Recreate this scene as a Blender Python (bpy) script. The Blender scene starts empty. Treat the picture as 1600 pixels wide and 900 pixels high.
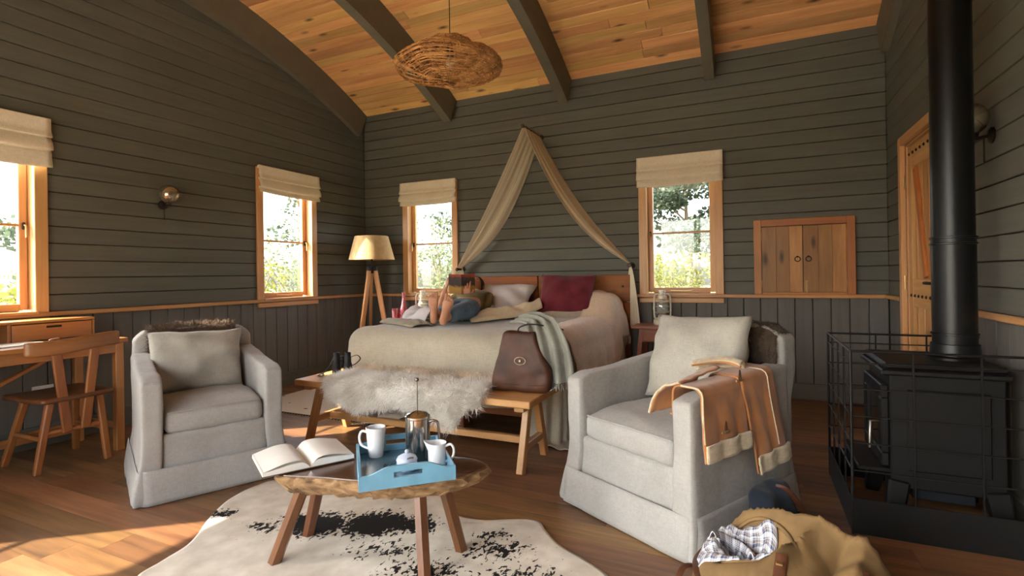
import bpy, bmesh, math, random
from math import sin, cos, pi, sqrt, radians, atan2
from mathutils import Vector, Matrix, Quaternion, noise as mnoise
random.seed(7)
S = bpy.context.scene
COL = S.collection

# ------------------------------------------------------------------ camera
cd = bpy.data.cameras.new('camera'); cam = bpy.data.objects.new('camera', cd); COL.objects.link(cam)
_r = Vector((0.90768624, 0.41938723, -0.01483394)); _u = Vector((0.01465247, 0.00365392, 0.99988597)); _f = Vector((-0.41939361, 0.90780009, 0.00282845))
_m = Matrix.Identity(4)
for _i in range(3):
    _m[_i][0] = _r[_i]; _m[_i][1] = _u[_i]; _m[_i][2] = -_f[_i]
_m.translation = Vector((4.41115, -5.14859, 1.12)); cam.matrix_world = _m
cd.sensor_width = 36.0; cd.sensor_fit = 'HORIZONTAL'; cd.lens = 807.68 / 1600 * 36; cd.shift_y = (427.05 - 450) / 1600
cd.clip_start = 0.05; cd.clip_end = 400
S.camera = cam

# ------------------------------------------------------------------ light
SUN_DIR = Vector((1.09, 0.836, -1.0)).normalized()
w = bpy.data.worlds.new('sky'); S.world = w; w.use_nodes = True
nt = w.node_tree; bg = nt.nodes['Background']
sk = nt.nodes.new('ShaderNodeTexSky'); sk.sky_type = 'NISHITA'; sk.sun_disc = False
sk.sun_elevation = math.asin(-SUN_DIR.z); sk.sun_rotation = atan2(-SUN_DIR.x, -SUN_DIR.y)
sk.air_density = 1.0; sk.dust_density = 4.0; sk.ozone_density = 1.0
hsv = nt.nodes.new('ShaderNodeHueSaturation'); hsv.inputs['Saturation'].default_value = 0.40
nt.links.new(sk.outputs[0], hsv.inputs['Color']); nt.links.new(hsv.outputs[0], bg.inputs[0]); bg.inputs[1].default_value = 0.5
sl = bpy.data.lights.new('sun', 'SUN'); sl.energy = 8.0; sl.angle = radians(0.6); sl.color = (1.0, 0.86, 0.67)
sun = bpy.data.objects.new('sun', sl); COL.objects.link(sun)
sun.rotation_euler = SUN_DIR.to_track_quat('-Z', 'Y').to_euler()
vs = S.view_settings
vs.view_transform = 'Standard'; vs.look = 'None'; vs.gamma = 1.0; vs.use_curve_mapping = False; vs.exposure = 1.88
S.cycles.max_bounces = 10; S.cycles.diffuse_bounces = 7; S.cycles.transparent_max_bounces = 24
S.cycles.sample_clamp_indirect = 6.0

# ------------------------------------------------------------------ helpers
def lin(c):
    o = []
    for v in c[:3]:
        v = v / 255.0
        o.append(v / 12.92 if v <= 0.04045 else ((v + 0.055) / 1.055) ** 2.4)
    return (o[0], o[1], o[2], 1.0)

class NT:
    """small node-tree writer"""
    def __init__(s, name, rough=0.5, metal=0.0, spec=None):
        m = bpy.data.materials.new(name); m.use_nodes = True; s.m = m; s.t = m.node_tree
        s.b = s.t.nodes['Principled BSDF']; s.out = s.t.nodes['Material Output']
        s.b.inputs['Roughness'].default_value = rough; s.b.inputs['Metallic'].default_value = metal
        if spec is not None: s.b.inputs['Specular IOR Level'].default_value = spec
    def n(s, typ, **k):
        nd = s.t.nodes.new('ShaderNode' + typ)
        for a, b in k.items(): setattr(nd, a, b)
        return nd
    def l(s, a, b): s.t.links.new(a, b)
    def coords(s, scale=(1, 1, 1), rand=True):
        tc = s.n('TexCoord'); v = tc.outputs['Object']
        if rand:
            oi = s.n('ObjectInfo'); ml = s.n('Math', operation='MULTIPLY'); ml.inputs[1].default_value = 61.7
            s.l(oi.outputs['Random'], ml.inputs[0])
            ad = s.n('VectorMath', operation='ADD'); s.l(v, ad.inputs[0]); s.l(ml.outputs[0], ad.inputs[1]); v = ad.outputs[0]
        mp = s.n('Mapping'); mp.inputs['Scale'].default_value = scale; s.l(v, mp.inputs['Vector'])
        return mp.outputs[0]
    def noise(s, vec, scale=1.0, detail=4.0, dist=0.0, rough=0.55):
        n = s.n('TexNoise'); n.inputs['Scale'].default_value = scale; n.inputs['Detail'].default_value = detail
        n.inputs['Distortion'].default_value = dist; n.inputs['Roughness'].default_value = rough
        s.l(vec, n.inputs['Vector']); return n.outputs['Fac']
    def ramp(s, fac, stops):
        r = s.n('ValToRGB'); e = r.color_ramp.elements
        while len(e) < len(stops): e.new(0.5)
        for k, (p, c) in enumerate(stops): e[k].position = p; e[k].color = c
        s.l(fac, r.inputs[0]); return r.outputs[0]
    def mix(s, fac, a, b, mode='MIX'):
        m = s.n('Mix', data_type='RGBA', blend_type=mode)
        for sock, v in ((m.inputs[0], fac), (m.inputs[6], a), (m.inputs[7], b)):
            if hasattr(v, 'links') or isinstance(v, bpy.types.NodeSocket): s.l(v, sock)
            else: sock.default_value = v
        return m.outputs[2]
    def bump(s, fac, strength=0.2, dist=0.01):
        b = s.n('Bump'); b.inputs['Strength'].default_value = strength; b.inputs['Distance'].default_value = dist
        s.l(fac, b.inputs['Height']); s.l(b.outputs[0], s.b.inputs['Normal'])
    def col(s, c):
        if isinstance(c, bpy.types.NodeSocket): s.l(c, s.b.inputs['Base Color'])
        else: s.b.inputs['Base Color'].default_value = c
        return s

def plain(name, c, rough=0.5, metal=0.0, var=0.06, scale=8.0, bump=0.0, spec=None, sheen=0.0, coat=0.0):
    q = NT(name, rough, metal, spec); v = q.coords(); f = q.noise(v, scale, 4)
    c = lin(c); d = tuple(x * (1 - 3 * var) for x in c[:3]) + (1,); e = tuple(min(1, x * (1 + 3 * var)) for x in c[:3]) + (1,)
    q.col(q.ramp(f, [(0.25, d), (0.75, e)]))
    if bump: q.bump(f, bump, 0.004)
    if sheen: q.b.inputs['Sheen Weight'].default_value = sheen
    if coat: q.b.inputs['Coat Weight'].default_value = coat; q.b.inputs['Coat Roughness'].default_value = 0.12
    return q.m

def wood(name, dark, light, axis='X', rough=0.5, var=0.35, knots=0.0, gs=14.0, coat=0.0, hue=0.006):
    q = NT(name, rough); sc = {'X': (0.9, gs, gs), 'Y': (gs, 0.9, gs), 'Z': (gs, gs, 0.9)}[axis]
    v = q.coords(sc); f1 = q.noise(v, 1.6, 7, 0.7, 0.62)
    sc2 = tuple(x * 0.25 if x > 1 else x * 0.8 for x in sc); v2 = q.coords(sc2); f2 = q.noise(v2, 0.9, 3, 1.2)
    c = q.ramp(f1, [(0.28, lin(dark)), (0.72, lin(light))])
    mid = tuple((a + b) / 2 for a, b in zip(dark, light))
    c = q.mix(0.45, c, q.ramp(f2, [(0.3, lin(dark)), (0.5, lin(mid)), (0.7, lin(light))]))
    if knots:
        k3 = {'X': (2.2, 7, 7), 'Y': (7, 2.2, 7), 'Z': (7, 7, 2.2)}[axis]
        vo = q.n('TexVoronoi'); vo.inputs['Scale'].default_value = 1.0; q.l(q.coords(k3), vo.inputs['Vector'])
        kk = q.ramp(vo.outputs['Distance'], [(0.05, (1, 1, 1, 1)), (0.17, (0, 0, 0, 1))])
        mm = q.n('Math', operation='MULTIPLY'); mm.inputs[1].default_value = knots; q.l(kk, mm.inputs[0])
        c = q.mix(mm.outputs[0], c, lin(tuple(x * 0.42 for x in dark)))
    oi = q.n('ObjectInfo'); hs = q.n('HueSaturation')
    a = q.n('MapRange'); a.inputs['To Min'].default_value = 1 - var / 2; a.inputs['To Max'].default_value = 1 + var / 2
    q.l(oi.outputs['Random'], a.inputs['Value']); q.l(a.outputs[0], hs.inputs['Value'])
    ml = q.n('Math', operation='MULTIPLY'); ml.inputs[1].default_value = 7.31; fr = q.n('Math', operation='FRACT')
    q.l(oi.outputs['Random'], ml.inputs[0]); q.l(ml.outputs[0], fr.inputs[0])
    b = q.n('MapRange'); b.inputs['To Min'].default_value = 0.5 - hue; b.inputs['To Max'].default_value = 0.5 + hue
    q.l(fr.outputs[0], b.inputs['Value']); q.l(b.outputs[0], hs.inputs['Hue'])
    q.l(c, hs.inputs['Color']); q.col(hs.outputs[0]); q.bump(f1, 0.12, 0.004)
    if coat: q.b.inputs['Coat Weight'].default_value = coat; q.b.inputs['Coat Roughness'].default_value = 0.25
    return q.m

def cloth(name, c1, c2, rough=0.9, weave=420.0, bstr=0.25, blot=3.0, sheen=0.15, streak=None):
    q = NT(name, rough, spec=0.2); v = q.coords(rand=False)
    f = q.noise(v, blot, 5, 0.4)
    col = q.ramp(f, [(0.3, lin(c1)), (0.7, lin(c2))])
    wa = q.noise(q.coords((weave, weave * 0.12, weave * 0.12), False), 1.0, 2); wb = q.noise(q.coords((weave * 0.12, weave * 0.12, weave), False), 1.0, 2)
    mm = q.n('Math', operation='ADD'); q.l(wa, mm.inputs[0]); q.l(wb, mm.inputs[1])
    dk = q.ramp(mm.outputs[0], [(0.35, (0.80, 0.80, 0.80, 1)), (0.65, (1.05, 1.05, 1.05, 1))])
    mr = q.n('MapRange'); mr.inputs['From Min'].default_value = 0.6; mr.inputs['From Max'].default_value = 1.4
    q.l(mm.outputs[0], mr.inputs['Value'])
    dk = q.ramp(mr.outputs[0], [(0.2, (0.84, 0.84, 0.84, 1)), (0.8, (1, 1, 1, 1))])
    q.col(q.mix(1.0, col, dk, 'MULTIPLY'))
    q.bump(mm.outputs[0], bstr, 0.002)
    q.b.inputs['Sheen Weight'].default_value = sheen
    return q.m

def setk(o, label=None, cat=None, group=None, kind=None):
    if label: o['label'] = label
    if cat: o['category'] = cat
    if group: o['group'] = group
    if kind: o['kind'] = kind
    return o
def mobj(name, me, mat=None, parent=None, loc=(0, 0, 0), rot=None, smooth=None):
    o = bpy.data.objects.new(name, me); COL.objects.link(o)
    if mat is not None and not me.materials: me.materials.append(mat)
    if parent is not None: o.parent = parent
    o.location = loc
    if rot is not None: o.rotation_euler = rot
    if smooth is not None: shade(me, smooth)
    return o
def shade(me, ang=40.0):
    if not me.polygons: return
    if ang >= 179:
        me.polygons.foreach_set('use_smooth', [True] * len(me.polygons)); return
    bm = bmesh.new(); bm.from_mesh(me); a = radians(ang)
    for f in bm.faces: f.smooth = True
    for e in bm.edges:
        if len(e.link_faces) == 2: e.smooth = e.calc_face_angle(0.0) < a
        else: e.smooth = False
    bm.to_mesh(me); bm.free()
def bmesh_obj(name, bm, mat=None, parent=None, loc=(0, 0, 0), rot=None, smooth=None):
    bmesh.ops.recalc_face_normals(bm, faces=bm.faces)
    me = bpy.data.meshes.new(name); bm.to_mesh(me); bm.free()
    return mobj(name, me, mat, parent, loc, rot, smooth)
def root(name, label, cat, loc=(0, 0, 0), rz=0.0, group=None):
    o = bpy.data.objects.new(name, None); COL.objects.link(o); o.location = loc; o.rotation_euler = (0, 0, rz)
    o.empty_display_size = 0.1
    return setk(o, label, cat, group)
def add_box(bm, c, s, bev=0.0, M=None, seg=1):
    r = bmesh.ops.create_cube(bm, size=1.0); vs_ = r['verts']
    for v in vs_: v.co = Vector((v.co.x * s[0], v.co.y * s[1], v.co.z * s[2]))
    if bev > 0:
        es = list({e for v in vs_ for e in v.link_edges})
        r2 = bmesh.ops.bevel(bm, geom=es, offset=bev, segments=seg, affect='EDGES', profile=0.5)
        vs_ = list({v for f in r2['faces'] for v in f.verts} | {v for v in vs_ if v.is_valid})
    T = Matrix.Translation(Vector(c)) @ (M if M is not None else Matrix.Identity(4))
    for v in vs_: v.co = T @ v.co
    return vs_
def boxo(name, c, s, mat, parent=None, bev=0.004, rot=None, seg=1):
    """one box object with its origin at its centre"""
    bm = bmesh.new(); add_box(bm, (0, 0, 0), s, bev, None, seg)
    return bmesh_obj(name, bm, mat, parent, c, rot, 30 if seg > 1 else None)
def bar_between(name, a, b, sx, sy, mat, parent=None, bev=0.004, up=(0, 0, 1), taper=1.0):
    """rectangular bar from a to b (a = bottom), section sx by sy, tapering at b"""
    a = Vector(a); b = Vector(b); d = b - a; L = d.length; z = d.normalized()
    x = Vector(up).cross(z)
    if x.length < 1e-4: x = Vector((1, 0, 0))
    x.normalize(); y = z.cross(x)
    M = Matrix((x, y, z)).transposed().to_4x4()
    bm = bmesh.new(); vv = add_box(bm, (0, 0, 0), (sx, sy, L), bev)
    for v in bm.verts:
        t = (v.co.z / L + 0.5); k = 1 + (taper - 1) * t; v.co.x *= k; v.co.y *= k
        v.co = M @ v.co
    return bmesh_obj(name, bm, mat, parent, (a + b) / 2)
def frames(pts, closed=False):
    P = [Vector(p) for p in pts]; n = len(P); T = []
    for i in range(n):
        if closed: t = P[(i + 1) % n] - P[i - 1]
        else: t = P[min(i + 1, n - 1)] - P[max(i - 1, 0)]
        T.append(t.normalized() if t.length > 1e-9 else Vector((0, 0, 1)))
    up = Vector((0, 0, 1)) if abs(T[0].z) < 0.9 else Vector((1, 0, 0))
    N = [(up - T[0] * up.dot(T[0])).normalized()]
    for i in range(1, n):
        q = T[i - 1].rotation_difference(T[i]); v = q @ N[-1]; N.append((v - T[i] * v.dot(T[i])).normalized())
    return P, T, N
def add_tube(bm, pts, r, n=8, closed=False, cap=True, flat=1.0):
    P, T, N = frames(pts, closed); rings = []
    for i, p in enumerate(P):
        rr = r[i] if isinstance(r, (list, tuple)) else r; b = T[i].cross(N[i])
        rings.append([bm.verts.new(p + N[i] * (rr * cos(2 * pi * k / n)) * flat + b * (rr * sin(2 * pi * k / n))) for k in range(n)])
    m = len(rings)
    for i in range(m if closed else m - 1):
        A = rings[i]; B = rings[(i + 1) % m]
        for k in range(n): bm.faces.new((A[k], A[(k + 1) % n], B[(k + 1) % n], B[k]))
    if cap and not closed:
        bm.faces.new(rings[0][::-1]); bm.faces.new(rings[-1])
def tube(name, pts, r, mat, parent=None, n=8, closed=False, flat=1.0):
    c = sum((Vector(p) for p in pts), Vector()) / len(pts)
    bm = bmesh.new(); add_tube(bm, [Vector(p) - c for p in pts], r, n, closed, True, flat)
    return bmesh_obj(name, bm, mat, parent, c, None, 50)
def add_lathe(bm, prof, n=24, c=(0, 0, 0)):
    """prof: list of (radius, z); zero radius closes"""
    c = Vector(c); rings = []
    for (r, z) in prof:
        if r < 1e-6: rings.append([bm.verts.new(c + Vector((0, 0, z)))])
        else: rings.append([bm.verts.new(c + Vector((r * cos(2 * pi * k / n), r * sin(2 * pi * k / n), z))) for k in range(n)])
    for A, B in zip(rings, rings[1:]):
        for k in range(n):
            k2 = (k + 1) % n
            if len(A) == 1 and len(B) == 1: continue
            if len(A) == 1: bm.faces.new((A[0], B[k2], B[k]))
            elif len(B) == 1: bm.faces.new((A[k], A[k2], B[0]))
            else: bm.faces.new((A[k], A[k2], B[k2], B[k]))
def lathe(name, prof, mat, parent=None, loc=(0, 0, 0), n=24, rot=None, ang=40):
    bm = bmesh.new(); add_lathe(bm, prof, n); return bmesh_obj(name, bm, mat, parent, loc, rot, ang)
def spline(pts, k=8, closed=False):
    """Catmull-Rom through points of any dimension"""
    P = [Vector(p) for p in pts]; n = len(P); out = []
    for i in range(n if closed else n - 1):
        if closed: a, b, c, d = P[i - 1], P[i], P[(i + 1) % n], P[(i + 2) % n]
        else: a, b, c, d = P[max(i - 1, 0)], P[i], P[i + 1], P[min(i + 2, n - 1)]
        for j in range(k):
            t = j / k
            out.append(0.5 * ((2 * b) + (c - a) * t + (2 * a - 5 * b + 4 * c - d) * t * t + (3 * b - a - 3 * c + d) * t ** 3))
    if not closed: out.append(P[-1])
    return out
def grid_mesh(name, fn, nu, nv, thick=0.0, uclosed=False):
    """sheet fn(u,v) in 0..1, optional thickness (two skins joined at the rim)"""
    P = [[Vector(fn(i / nu, j / nv)) for j in range(nv + 1)] for i in range(nu + (0 if uclosed else 1))]
    bm = bmesh.new(); I = len(P)
    V = [[bm.verts.new(p) for p in row] for row in P]
    F = []
    for i in range(I if uclosed else I - 1):
        for j in range(nv):
            F.append(bm.faces.new((V[i][j], V[(i + 1) % I][j], V[(i + 1) % I][j + 1], V[i][j + 1])))
    if thick:
        bm.normal_update()
        nrm = [[v.normal.copy() for v in row] for row in V]
        W_ = [[bm.verts.new(V[i][j].co - nrm[i][j] * thick) for j in range(nv + 1)] for i in range(I)]
        for i in range(I if uclosed else I - 1):
            for j in range(nv):
                bm.faces.new((W_[i][j + 1], W_[(i + 1) % I][j + 1], W_[(i + 1) % I][j], W_[i][j]))
        for i in range(I if uclosed else I - 1):
            i2 = (i + 1) % I
            bm.faces.new((V[i][0], W_[i][0], W_[i2][0], V[i2][0])); bm.faces.new((V[i2][nv], W_[i2][nv], W_[i][nv], V[i][nv]))
        if not uclosed:
            for j in range(nv):
                bm.faces.new((V[0][j + 1], W_[0][j + 1], W_[0][j], V[0][j])); bm.faces.new((V[-1][j], W_[-1][j], W_[-1][j + 1], V[-1][j + 1]))
    uvl = bm.loops.layers.uv.new('UVMap'); UVD = {}
    for i in range(I):
        for j in range(nv + 1):
            UVD[V[i][j]] = (i / nu, j / nv)
            if thick: UVD[W_[i][j]] = (i / nu, j / nv)
    for f in bm.faces:
        for lp in f.loops: lp[uvl].uv = UVD[lp.vert]
    me = bpy.data.meshes.new(name); bm.to_mesh(me); bm.free(); shade(me, 180); return me
def sheet(name, fn, nu, nv, mat, parent=None, thick=0.006, loc=(0, 0, 0), rot=None):
    return mobj(name, grid_mesh(name, fn, nu, nv, thick), mat, parent, loc, rot)
def nz(x, y=0.0, z=0.0): return mnoise.noise(Vector((x, y, z)))
def sstep(a, b, x):
    t = max(0.0, min(1.0, (x - a) / (b - a))); return t * t * (3 - 2 * t)
def lerp(a, b, t): return a + (b - a) * t
def copy_tree(o, parent=None):
    c = o.copy(); COL.objects.link(c)
    if parent is not None: c.parent = parent
    for ch in list(o.children): copy_tree(ch, c)
    return c
def cushion_mesh(name, w_, h_, t_, n=20, e=0.5, seed=0, wob=0.02, pinch=0.06):
    """knife-edge cushion lying in XZ (w along x, h along z), thickness along y"""
    bm = bmesh.new(); V = {}
    for s in (1, -1):
        for i in range(n + 1):
            for j in range(n + 1):
                a = i / n * 2 - 1; b = j / n * 2 - 1
                edge = i in (0, n) or j in (0, n)
                if s == -1 and edge: V[s, i, j] = V[1, i, j]; continue
                th = ((1 - a * a) * (1 - b * b)) ** e * t_ / 2
                px = a * (1 - pinch * (1 - abs(b) ** 2) * 1.0 * abs(a) ** 3); pz = b * (1 - pinch * (1 - abs(a) ** 2) * abs(b) ** 3)
                d = wob * nz(a * 2.2 + seed * 3.1, b * 2.2, s * 1.7 + seed)
                V[s, i, j] = bm.verts.new((px * w_ / 2 + d * 0.4, s * th * (1 + 1.2 * nz(a * 1.6 + seed, b * 1.6 + s * 5) * 0.3) + (0 if edge else d), pz * h_ / 2 + d * 0.4))
    for s in (1, -1):
        for i in range(n):
            for j in range(n):
                q = [V[s, i, j], V[s, i + 1, j], V[s, i + 1, j + 1], V[s, i, j + 1]]
                try: bm.faces.new(q if s == -1 else q[::-1])
                except ValueError: pass
    bmesh.ops.recalc_face_normals(bm, faces=bm.faces)
    me = bpy.data.meshes.new(name); bm.to_mesh(me); bm.free(); shade(me, 180); return me
def strands(name, pts, mat, parent, r=0.0016, seed=1, bend=0.4, kind='stuff'):
    """fur: pts = list of (root, direction*length); each strand a bent tapering 3-sided blade, joined"""
    rnd = random.Random(seed); vsx = []; fs = []
    for p, d in pts:
        p = Vector(p); d = Vector(d); L = d.length
        s = d.cross(Vector((rnd.uniform(-1, 1), rnd.uniform(-1, 1), rnd.uniform(-1, 1)))).normalized() * r
        b = Vector((rnd.uniform(-1, 1), rnd.uniform(-1, 1), rnd.uniform(-1, 0.2))) * L * bend
        k = len(vsx); m1 = p + d * 0.5 + b * 0.25; m2 = p + d + b
        vsx += [p - s, p + s, m1 + s * 0.8, m1 - s * 0.8, m2]
        fs += [(k, k + 1, k + 2, k + 3), (k + 3, k + 2, k + 4)]
    me = bpy.data.meshes.new(name); me.from_pydata([tuple(v) for v in vsx], [], fs)
    o = mobj(name, me, mat, parent); o['kind'] = kind; return o

# ------------------------------------------------------------------ shared materials
M = {}
M['wall'] = wood('wall_paint', (82, 82, 74), (101, 101, 92), 'X', 0.62, 0.10, 0.0, 22.0, hue=0.004)
M['wall_y'] = wood('wall_paint_y', (82, 82, 74), (101, 101, 92), 'Y', 0.62, 0.10, 0.0, 22.0, hue=0.004)
M['wall_z'] = wood('wall_paint_upright', (84, 82, 76), (106, 103, 97), 'Z', 0.62, 0.12, 0.0, 22.0, hue=0.006)
M['beam'] = plain('beam_paint', (106, 101, 86), 0.6, var=0.03)
M['backing'] = plain('wall_backing', (40, 38, 34), 0.9)
M['ceil'] = wood('ceiling_pine', (196, 140, 82), (244, 196, 132), 'X', 0.5, 0.46, 0.95, 16.0, hue=0.012)
M['floor'] = wood('floor_boards', (66, 43, 26), (154, 112, 73), 'X', 0.42, 0.50, 0.25, 15.0, coat=0.12, hue=0.012)
M['trim'] = wood('window_pine_z', (182, 132, 82), (216, 168, 114), 'Z', 0.42, 0.14, 0.0, 16.0, coat=0.2)
M['trim_x'] = wood('window_pine_x', (170, 122, 76), (208, 158, 104), 'X', 0.42, 0.14, 0.0, 16.0, coat=0.2)
M['trim_y'] = wood('window_pine_y', (170, 122, 76), (208, 158, 104), 'Y', 0.42, 0.14, 0.0, 16.0, coat=0.2)
M['black'] = plain('black_iron', (12, 12, 13), 0.5, 0.25, 0.1, 30.0, 0.05)
M['brass'] = plain('brass', (190, 160, 105), 0.35, 0.9)
M['dark_metal'] = plain('dark_metal', (52, 46, 40), 0.4, 0.8)
q = NT('window_glass', 0.02); q.t.nodes.remove(q.b)
tr = q.n('BsdfTransparent'); gl = q.n('BsdfGlossy'); gl.inputs['Roughness'].default_value = 0.02; mx = q.n('MixShader'); mx.inputs[0].default_value = 0.06
tr.inputs[0].default_value = (0.97, 0.98, 0.97, 1)
q.l(tr.outputs[0], mx.inputs[1]); q.l(gl.outputs[0], mx.inputs[2]); q.l(mx.outputs[0], q.out.inputs[0]); M['glass'] = q.m

# ------------------------------------------------------------------ room shell
W = 5.44; YF = -6.1; RAIL = 0.90
AY, AZ = -3.05, 3.87; AR = (3.05 ** 2 + (AZ - 3.134) ** 2) / (2 * (AZ - 3.134)); AC = AZ - AR
def arc(y, off=0.0): return AC + sqrt(max(0.0, (AR + off) ** 2 - (y - AY) ** 2))
WT = 2.225; CAS = 0.075; REC = 0.09; STI = 0.047
back_wins = [(0.592, 1.359), (3.4185, 4.186)]
left_wins = [(-1.59, -0.82), (-4.024, -3.254), (-5.87, -5.10)]
def opening(a, b): return (a + CAS * 0.9, b - CAS * 0.9, RAIL + 0.0, WT - CAS * 0.9)

def wall_shell(name, axis, lo, hi, holes, pos, out, topf):
    """backing slab with holes; axis 'X' or 'Y' = running direction; pos = inner face of the slab, out = outward sign"""
    cuts = sorted({lo, hi} | {h[0] for h in holes} | {h[1] for h in holes} | {lo + (hi - lo) * i / 24 for i in range(25)})
    bm = bmesh.new(); T = 0.14
    for a, b in zip(cuts, cuts[1:]):
        if b - a < 1e-6: continue
        m = (a + b) / 2; top = min(topf(a), topf(b)) + 0.05; seg = [(-0.1, top)]
        for h in holes:
            if h[0] <= m <= h[1]: seg = [(-0.1, h[2]), (h[3], top)]
        for z0, z1 in seg:
            if z1 - z0 < 1e-3: continue
            c = ((a + b) / 2, pos + out * T / 2, (z0 + z1) / 2); s = (b - a, T, z1 - z0)
            if axis == 'Y': c = (c[1], c[0], c[2]); s = (s[1], s[0], s[2])
            add_box(bm, c, s)
    bmesh.ops.remove_doubles(bm, verts=bm.verts, dist=1e-5)
    o = bmesh_obj(name, bm, M['backing']); o['kind'] = 'structure'; return o
def boards(parent, axis, lo, hi, holes, pos, inn, topf, zt, cutf=None):
    """horizontal boards above the rail, upright boards below; pos = face of the slab, inn = inward sign"""
    t = 0.022; z = RAIL + 0.012; P = 0.1195; mh = M['wall'] if axis == 'X' else M['wall_y']
    while z < zt:
        z1 = z + P - 0.005; lo2, hi2 = lo, hi
        if cutf: lo2, hi2 = cutf(z + 0.03)
        iv = [(lo2, hi2)]
        for h in holes:
            if h[2] < z1 and h[3] > z:
                nv = []
                for a, b in iv:
                    if h[1] <= a or h[0] >= b: nv.append((a, b)); continue
                    if h[0] > a: nv.append((a, h[0]))
                    if h[1] < b: nv.append((h[1], b))
                iv = nv
        for a, b in iv:
            if b - a < 0.02: continue
            dz = random.uniform(-0.0012, 0.0012)
            c = ((a + b) / 2, pos + inn * (t / 2 + dz), (z + z1) / 2); s = (b - a, t, z1 - z)
            if axis == 'Y': c = (c[1], c[0], c[2]); s = (s[1], s[0], s[2])
            boxo('board', c, s, mh, parent, 0.0035)
        z += P
    n = round((hi - lo) / 0.135); p = (hi - lo) / n
    for k in range(n):
        a = lo + k * p; b = a + p - 0.005; iv = [(0.0, RAIL - 0.012)]
        for h in holes:
            if h[2] < 0.5 and h[0] < b - 0.01 and h[1] > a + 0.01: iv = []
        for z0, z1 in iv:
            dz = random.uniform(-0.0012, 0.0012)
            c = ((a + b) / 2, pos + inn * (t / 2 + dz), (z0 + z1) / 2); s = (b - a, t, z1 - z0)
            if axis == 'Y': c = (c[1], c[0], c[2]); s = (s[1], s[0], s[2])
            boxo('upright_board', c, s, M['wall_z'], parent, 0.0035)
def arc_cut(z):
    if z < 3.134: return (YF, 0.0)
    d = sqrt(max(0.0, AR ** 2 - (z - AC) ** 2)); return (AY - d, AY + d)
B = 0.022
holes_b = [opening(*v) for v in back_wins]; holes_l = [opening(*v) for v in left_wins]
DOOR = (-1.335, -0.51, 0.0, 2.02)
GLZ = (1.0, 4.2, 0.0, 2.3)
wb = wall_shell('wall_back', 'X', -0.15, W + 0.15, holes_b, B, 1, lambda x: 3.25)
wl = wall_shell('wall_left', 'Y', YF - 0.15, 0.15, holes_l, -B, -1, lambda y: arc(max(min(y, 0), YF)) + 0.1)
wr = wall_shell('wall_right', 'Y', YF - 0.15, 0.15, [DOOR], W + B, 1, lambda y: arc(max(min(y, 0), YF)) + 0.1)
wf = wall_shell('wall_front', 'X', -0.15, W + 0.15, [GLZ], YF - B, -1, lambda x: 3.25)
boards(wb, 'X', 0, W, holes_b, B, -1, None, 3.12)
boards(wl, 'Y', YF, 0, holes_l, -B, 1, None, 3.84, arc_cut)
boards(wr, 'Y', YF, 0, [DOOR], W + B, -1, None, 3.84, arc_cut)
boards(wf, 'X', 0, W, [GLZ], YF - B, 1, None, 3.12)

# ceiling: curved shell, planks, arched beams
def band_prism(bm, x0, x1, r0, r1, ya, yb, n=30):
    """curved slab between radii offsets r0<r1 over x0..x1"""
    R = []
    for i in range(n + 1):
        y = lerp(ya, yb, i / n); a = math.asin((y - AY) / (AR)); 
        row = []
        for (x, r) in ((x0, r0), (x1, r0), (x1, r1), (x0, r1)):
            row.append(bm.verts.new((x, AY + (AR + r) * sin(a), AC + (AR + r) * cos(a))))
        R.append(row)
    for A, C_ in zip(R, R[1:]):
        for k in range(4): bm.faces.new((A[k], A[(k + 1) % 4], C_[(k + 1) % 4], C_[k]))
    bm.faces.new(R[0]); bm.faces.new(R[-1][::-1])
bm = bmesh.new(); band_prism(bm, -0.3, W + 0.3, 0.022, 0.14, YF - 0.25, 0.25)
ceil = bmesh_obj('ceiling', bm, M['backing']); ceil['kind'] = 'structure'
a0 = math.asin((YF - AY) / AR); a1 = math.asin((0 - AY) / AR); NP = 60
for i in range(NP):
    aa = lerp(a1, a0, (i + 0.5) / NP); wid = AR * (a1 - a0) / NP - 0.003
    x = 0.0; cuts = [0.0]
    xx = random.uniform(0.9, 2.6)
    while xx < W - 0.5: cuts.append(xx); xx += random.uniform(1.3, 2.6)
    cuts.append(W)
    for c0, c1 in zip(cuts, cuts[1:]):
        rr = AR + 0.011 + random.uniform(-0.001, 0.001)
        o = boxo('ceiling_plank', ((c0 + c1) / 2, AY + rr * sin(aa), AC + rr * cos(aa)), (c1 - c0 - 0.004, wid - 0.002, 0.022), M['ceil'], ceil, 0.003, (-aa, 0, 0))
for xc, wd in ((0.03, 0.06), (1.315, 0.098), (2.70, 0.098), (4.093, 0.09), (W - 0.03, 0.06)):
    bm = bmesh.new(); band_prism(bm, -wd / 2, wd / 2, -0.305, 0.004, YF + 0.0, -0.0, 40)
    # the foot of the beam is cut plumb against the wall
    for v in bm.verts:
        v.co.y = max(YF, min(0.0, v.co.y))
    bmesh_obj('beam', bm, M['beam'], ceil, (xc, 0, 0), None, 30)

# floor
bm = bmesh.new(); add_box(bm, (W / 2, YF / 2, -0.07), (W + 0.3, -YF + 0.3, 0.1)); fl = bmesh_obj('floor', bm, M['backing']); fl['kind'] = 'structure'
NR = 42; pw = -YF / NR
for i in range(NR):
    y = -(i + 0.5) * pw; cuts = [0.0]; xx = random.uniform(0.4, 1.6)
    while xx < W - 0.35: cuts.append(xx); xx += random.uniform(0.9, 2.0)
    cuts.append(W)
    for c0, c1 in zip(cuts, cuts[1:]):
        boxo('floor_plank', ((c0 + c1) / 2, y, -0.01 + random.uniform(-0.0002, 0.0)), (c1 - c0 - 0.0012, pw - 0.0014, 0.02), M['floor'], fl, 0)

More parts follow.
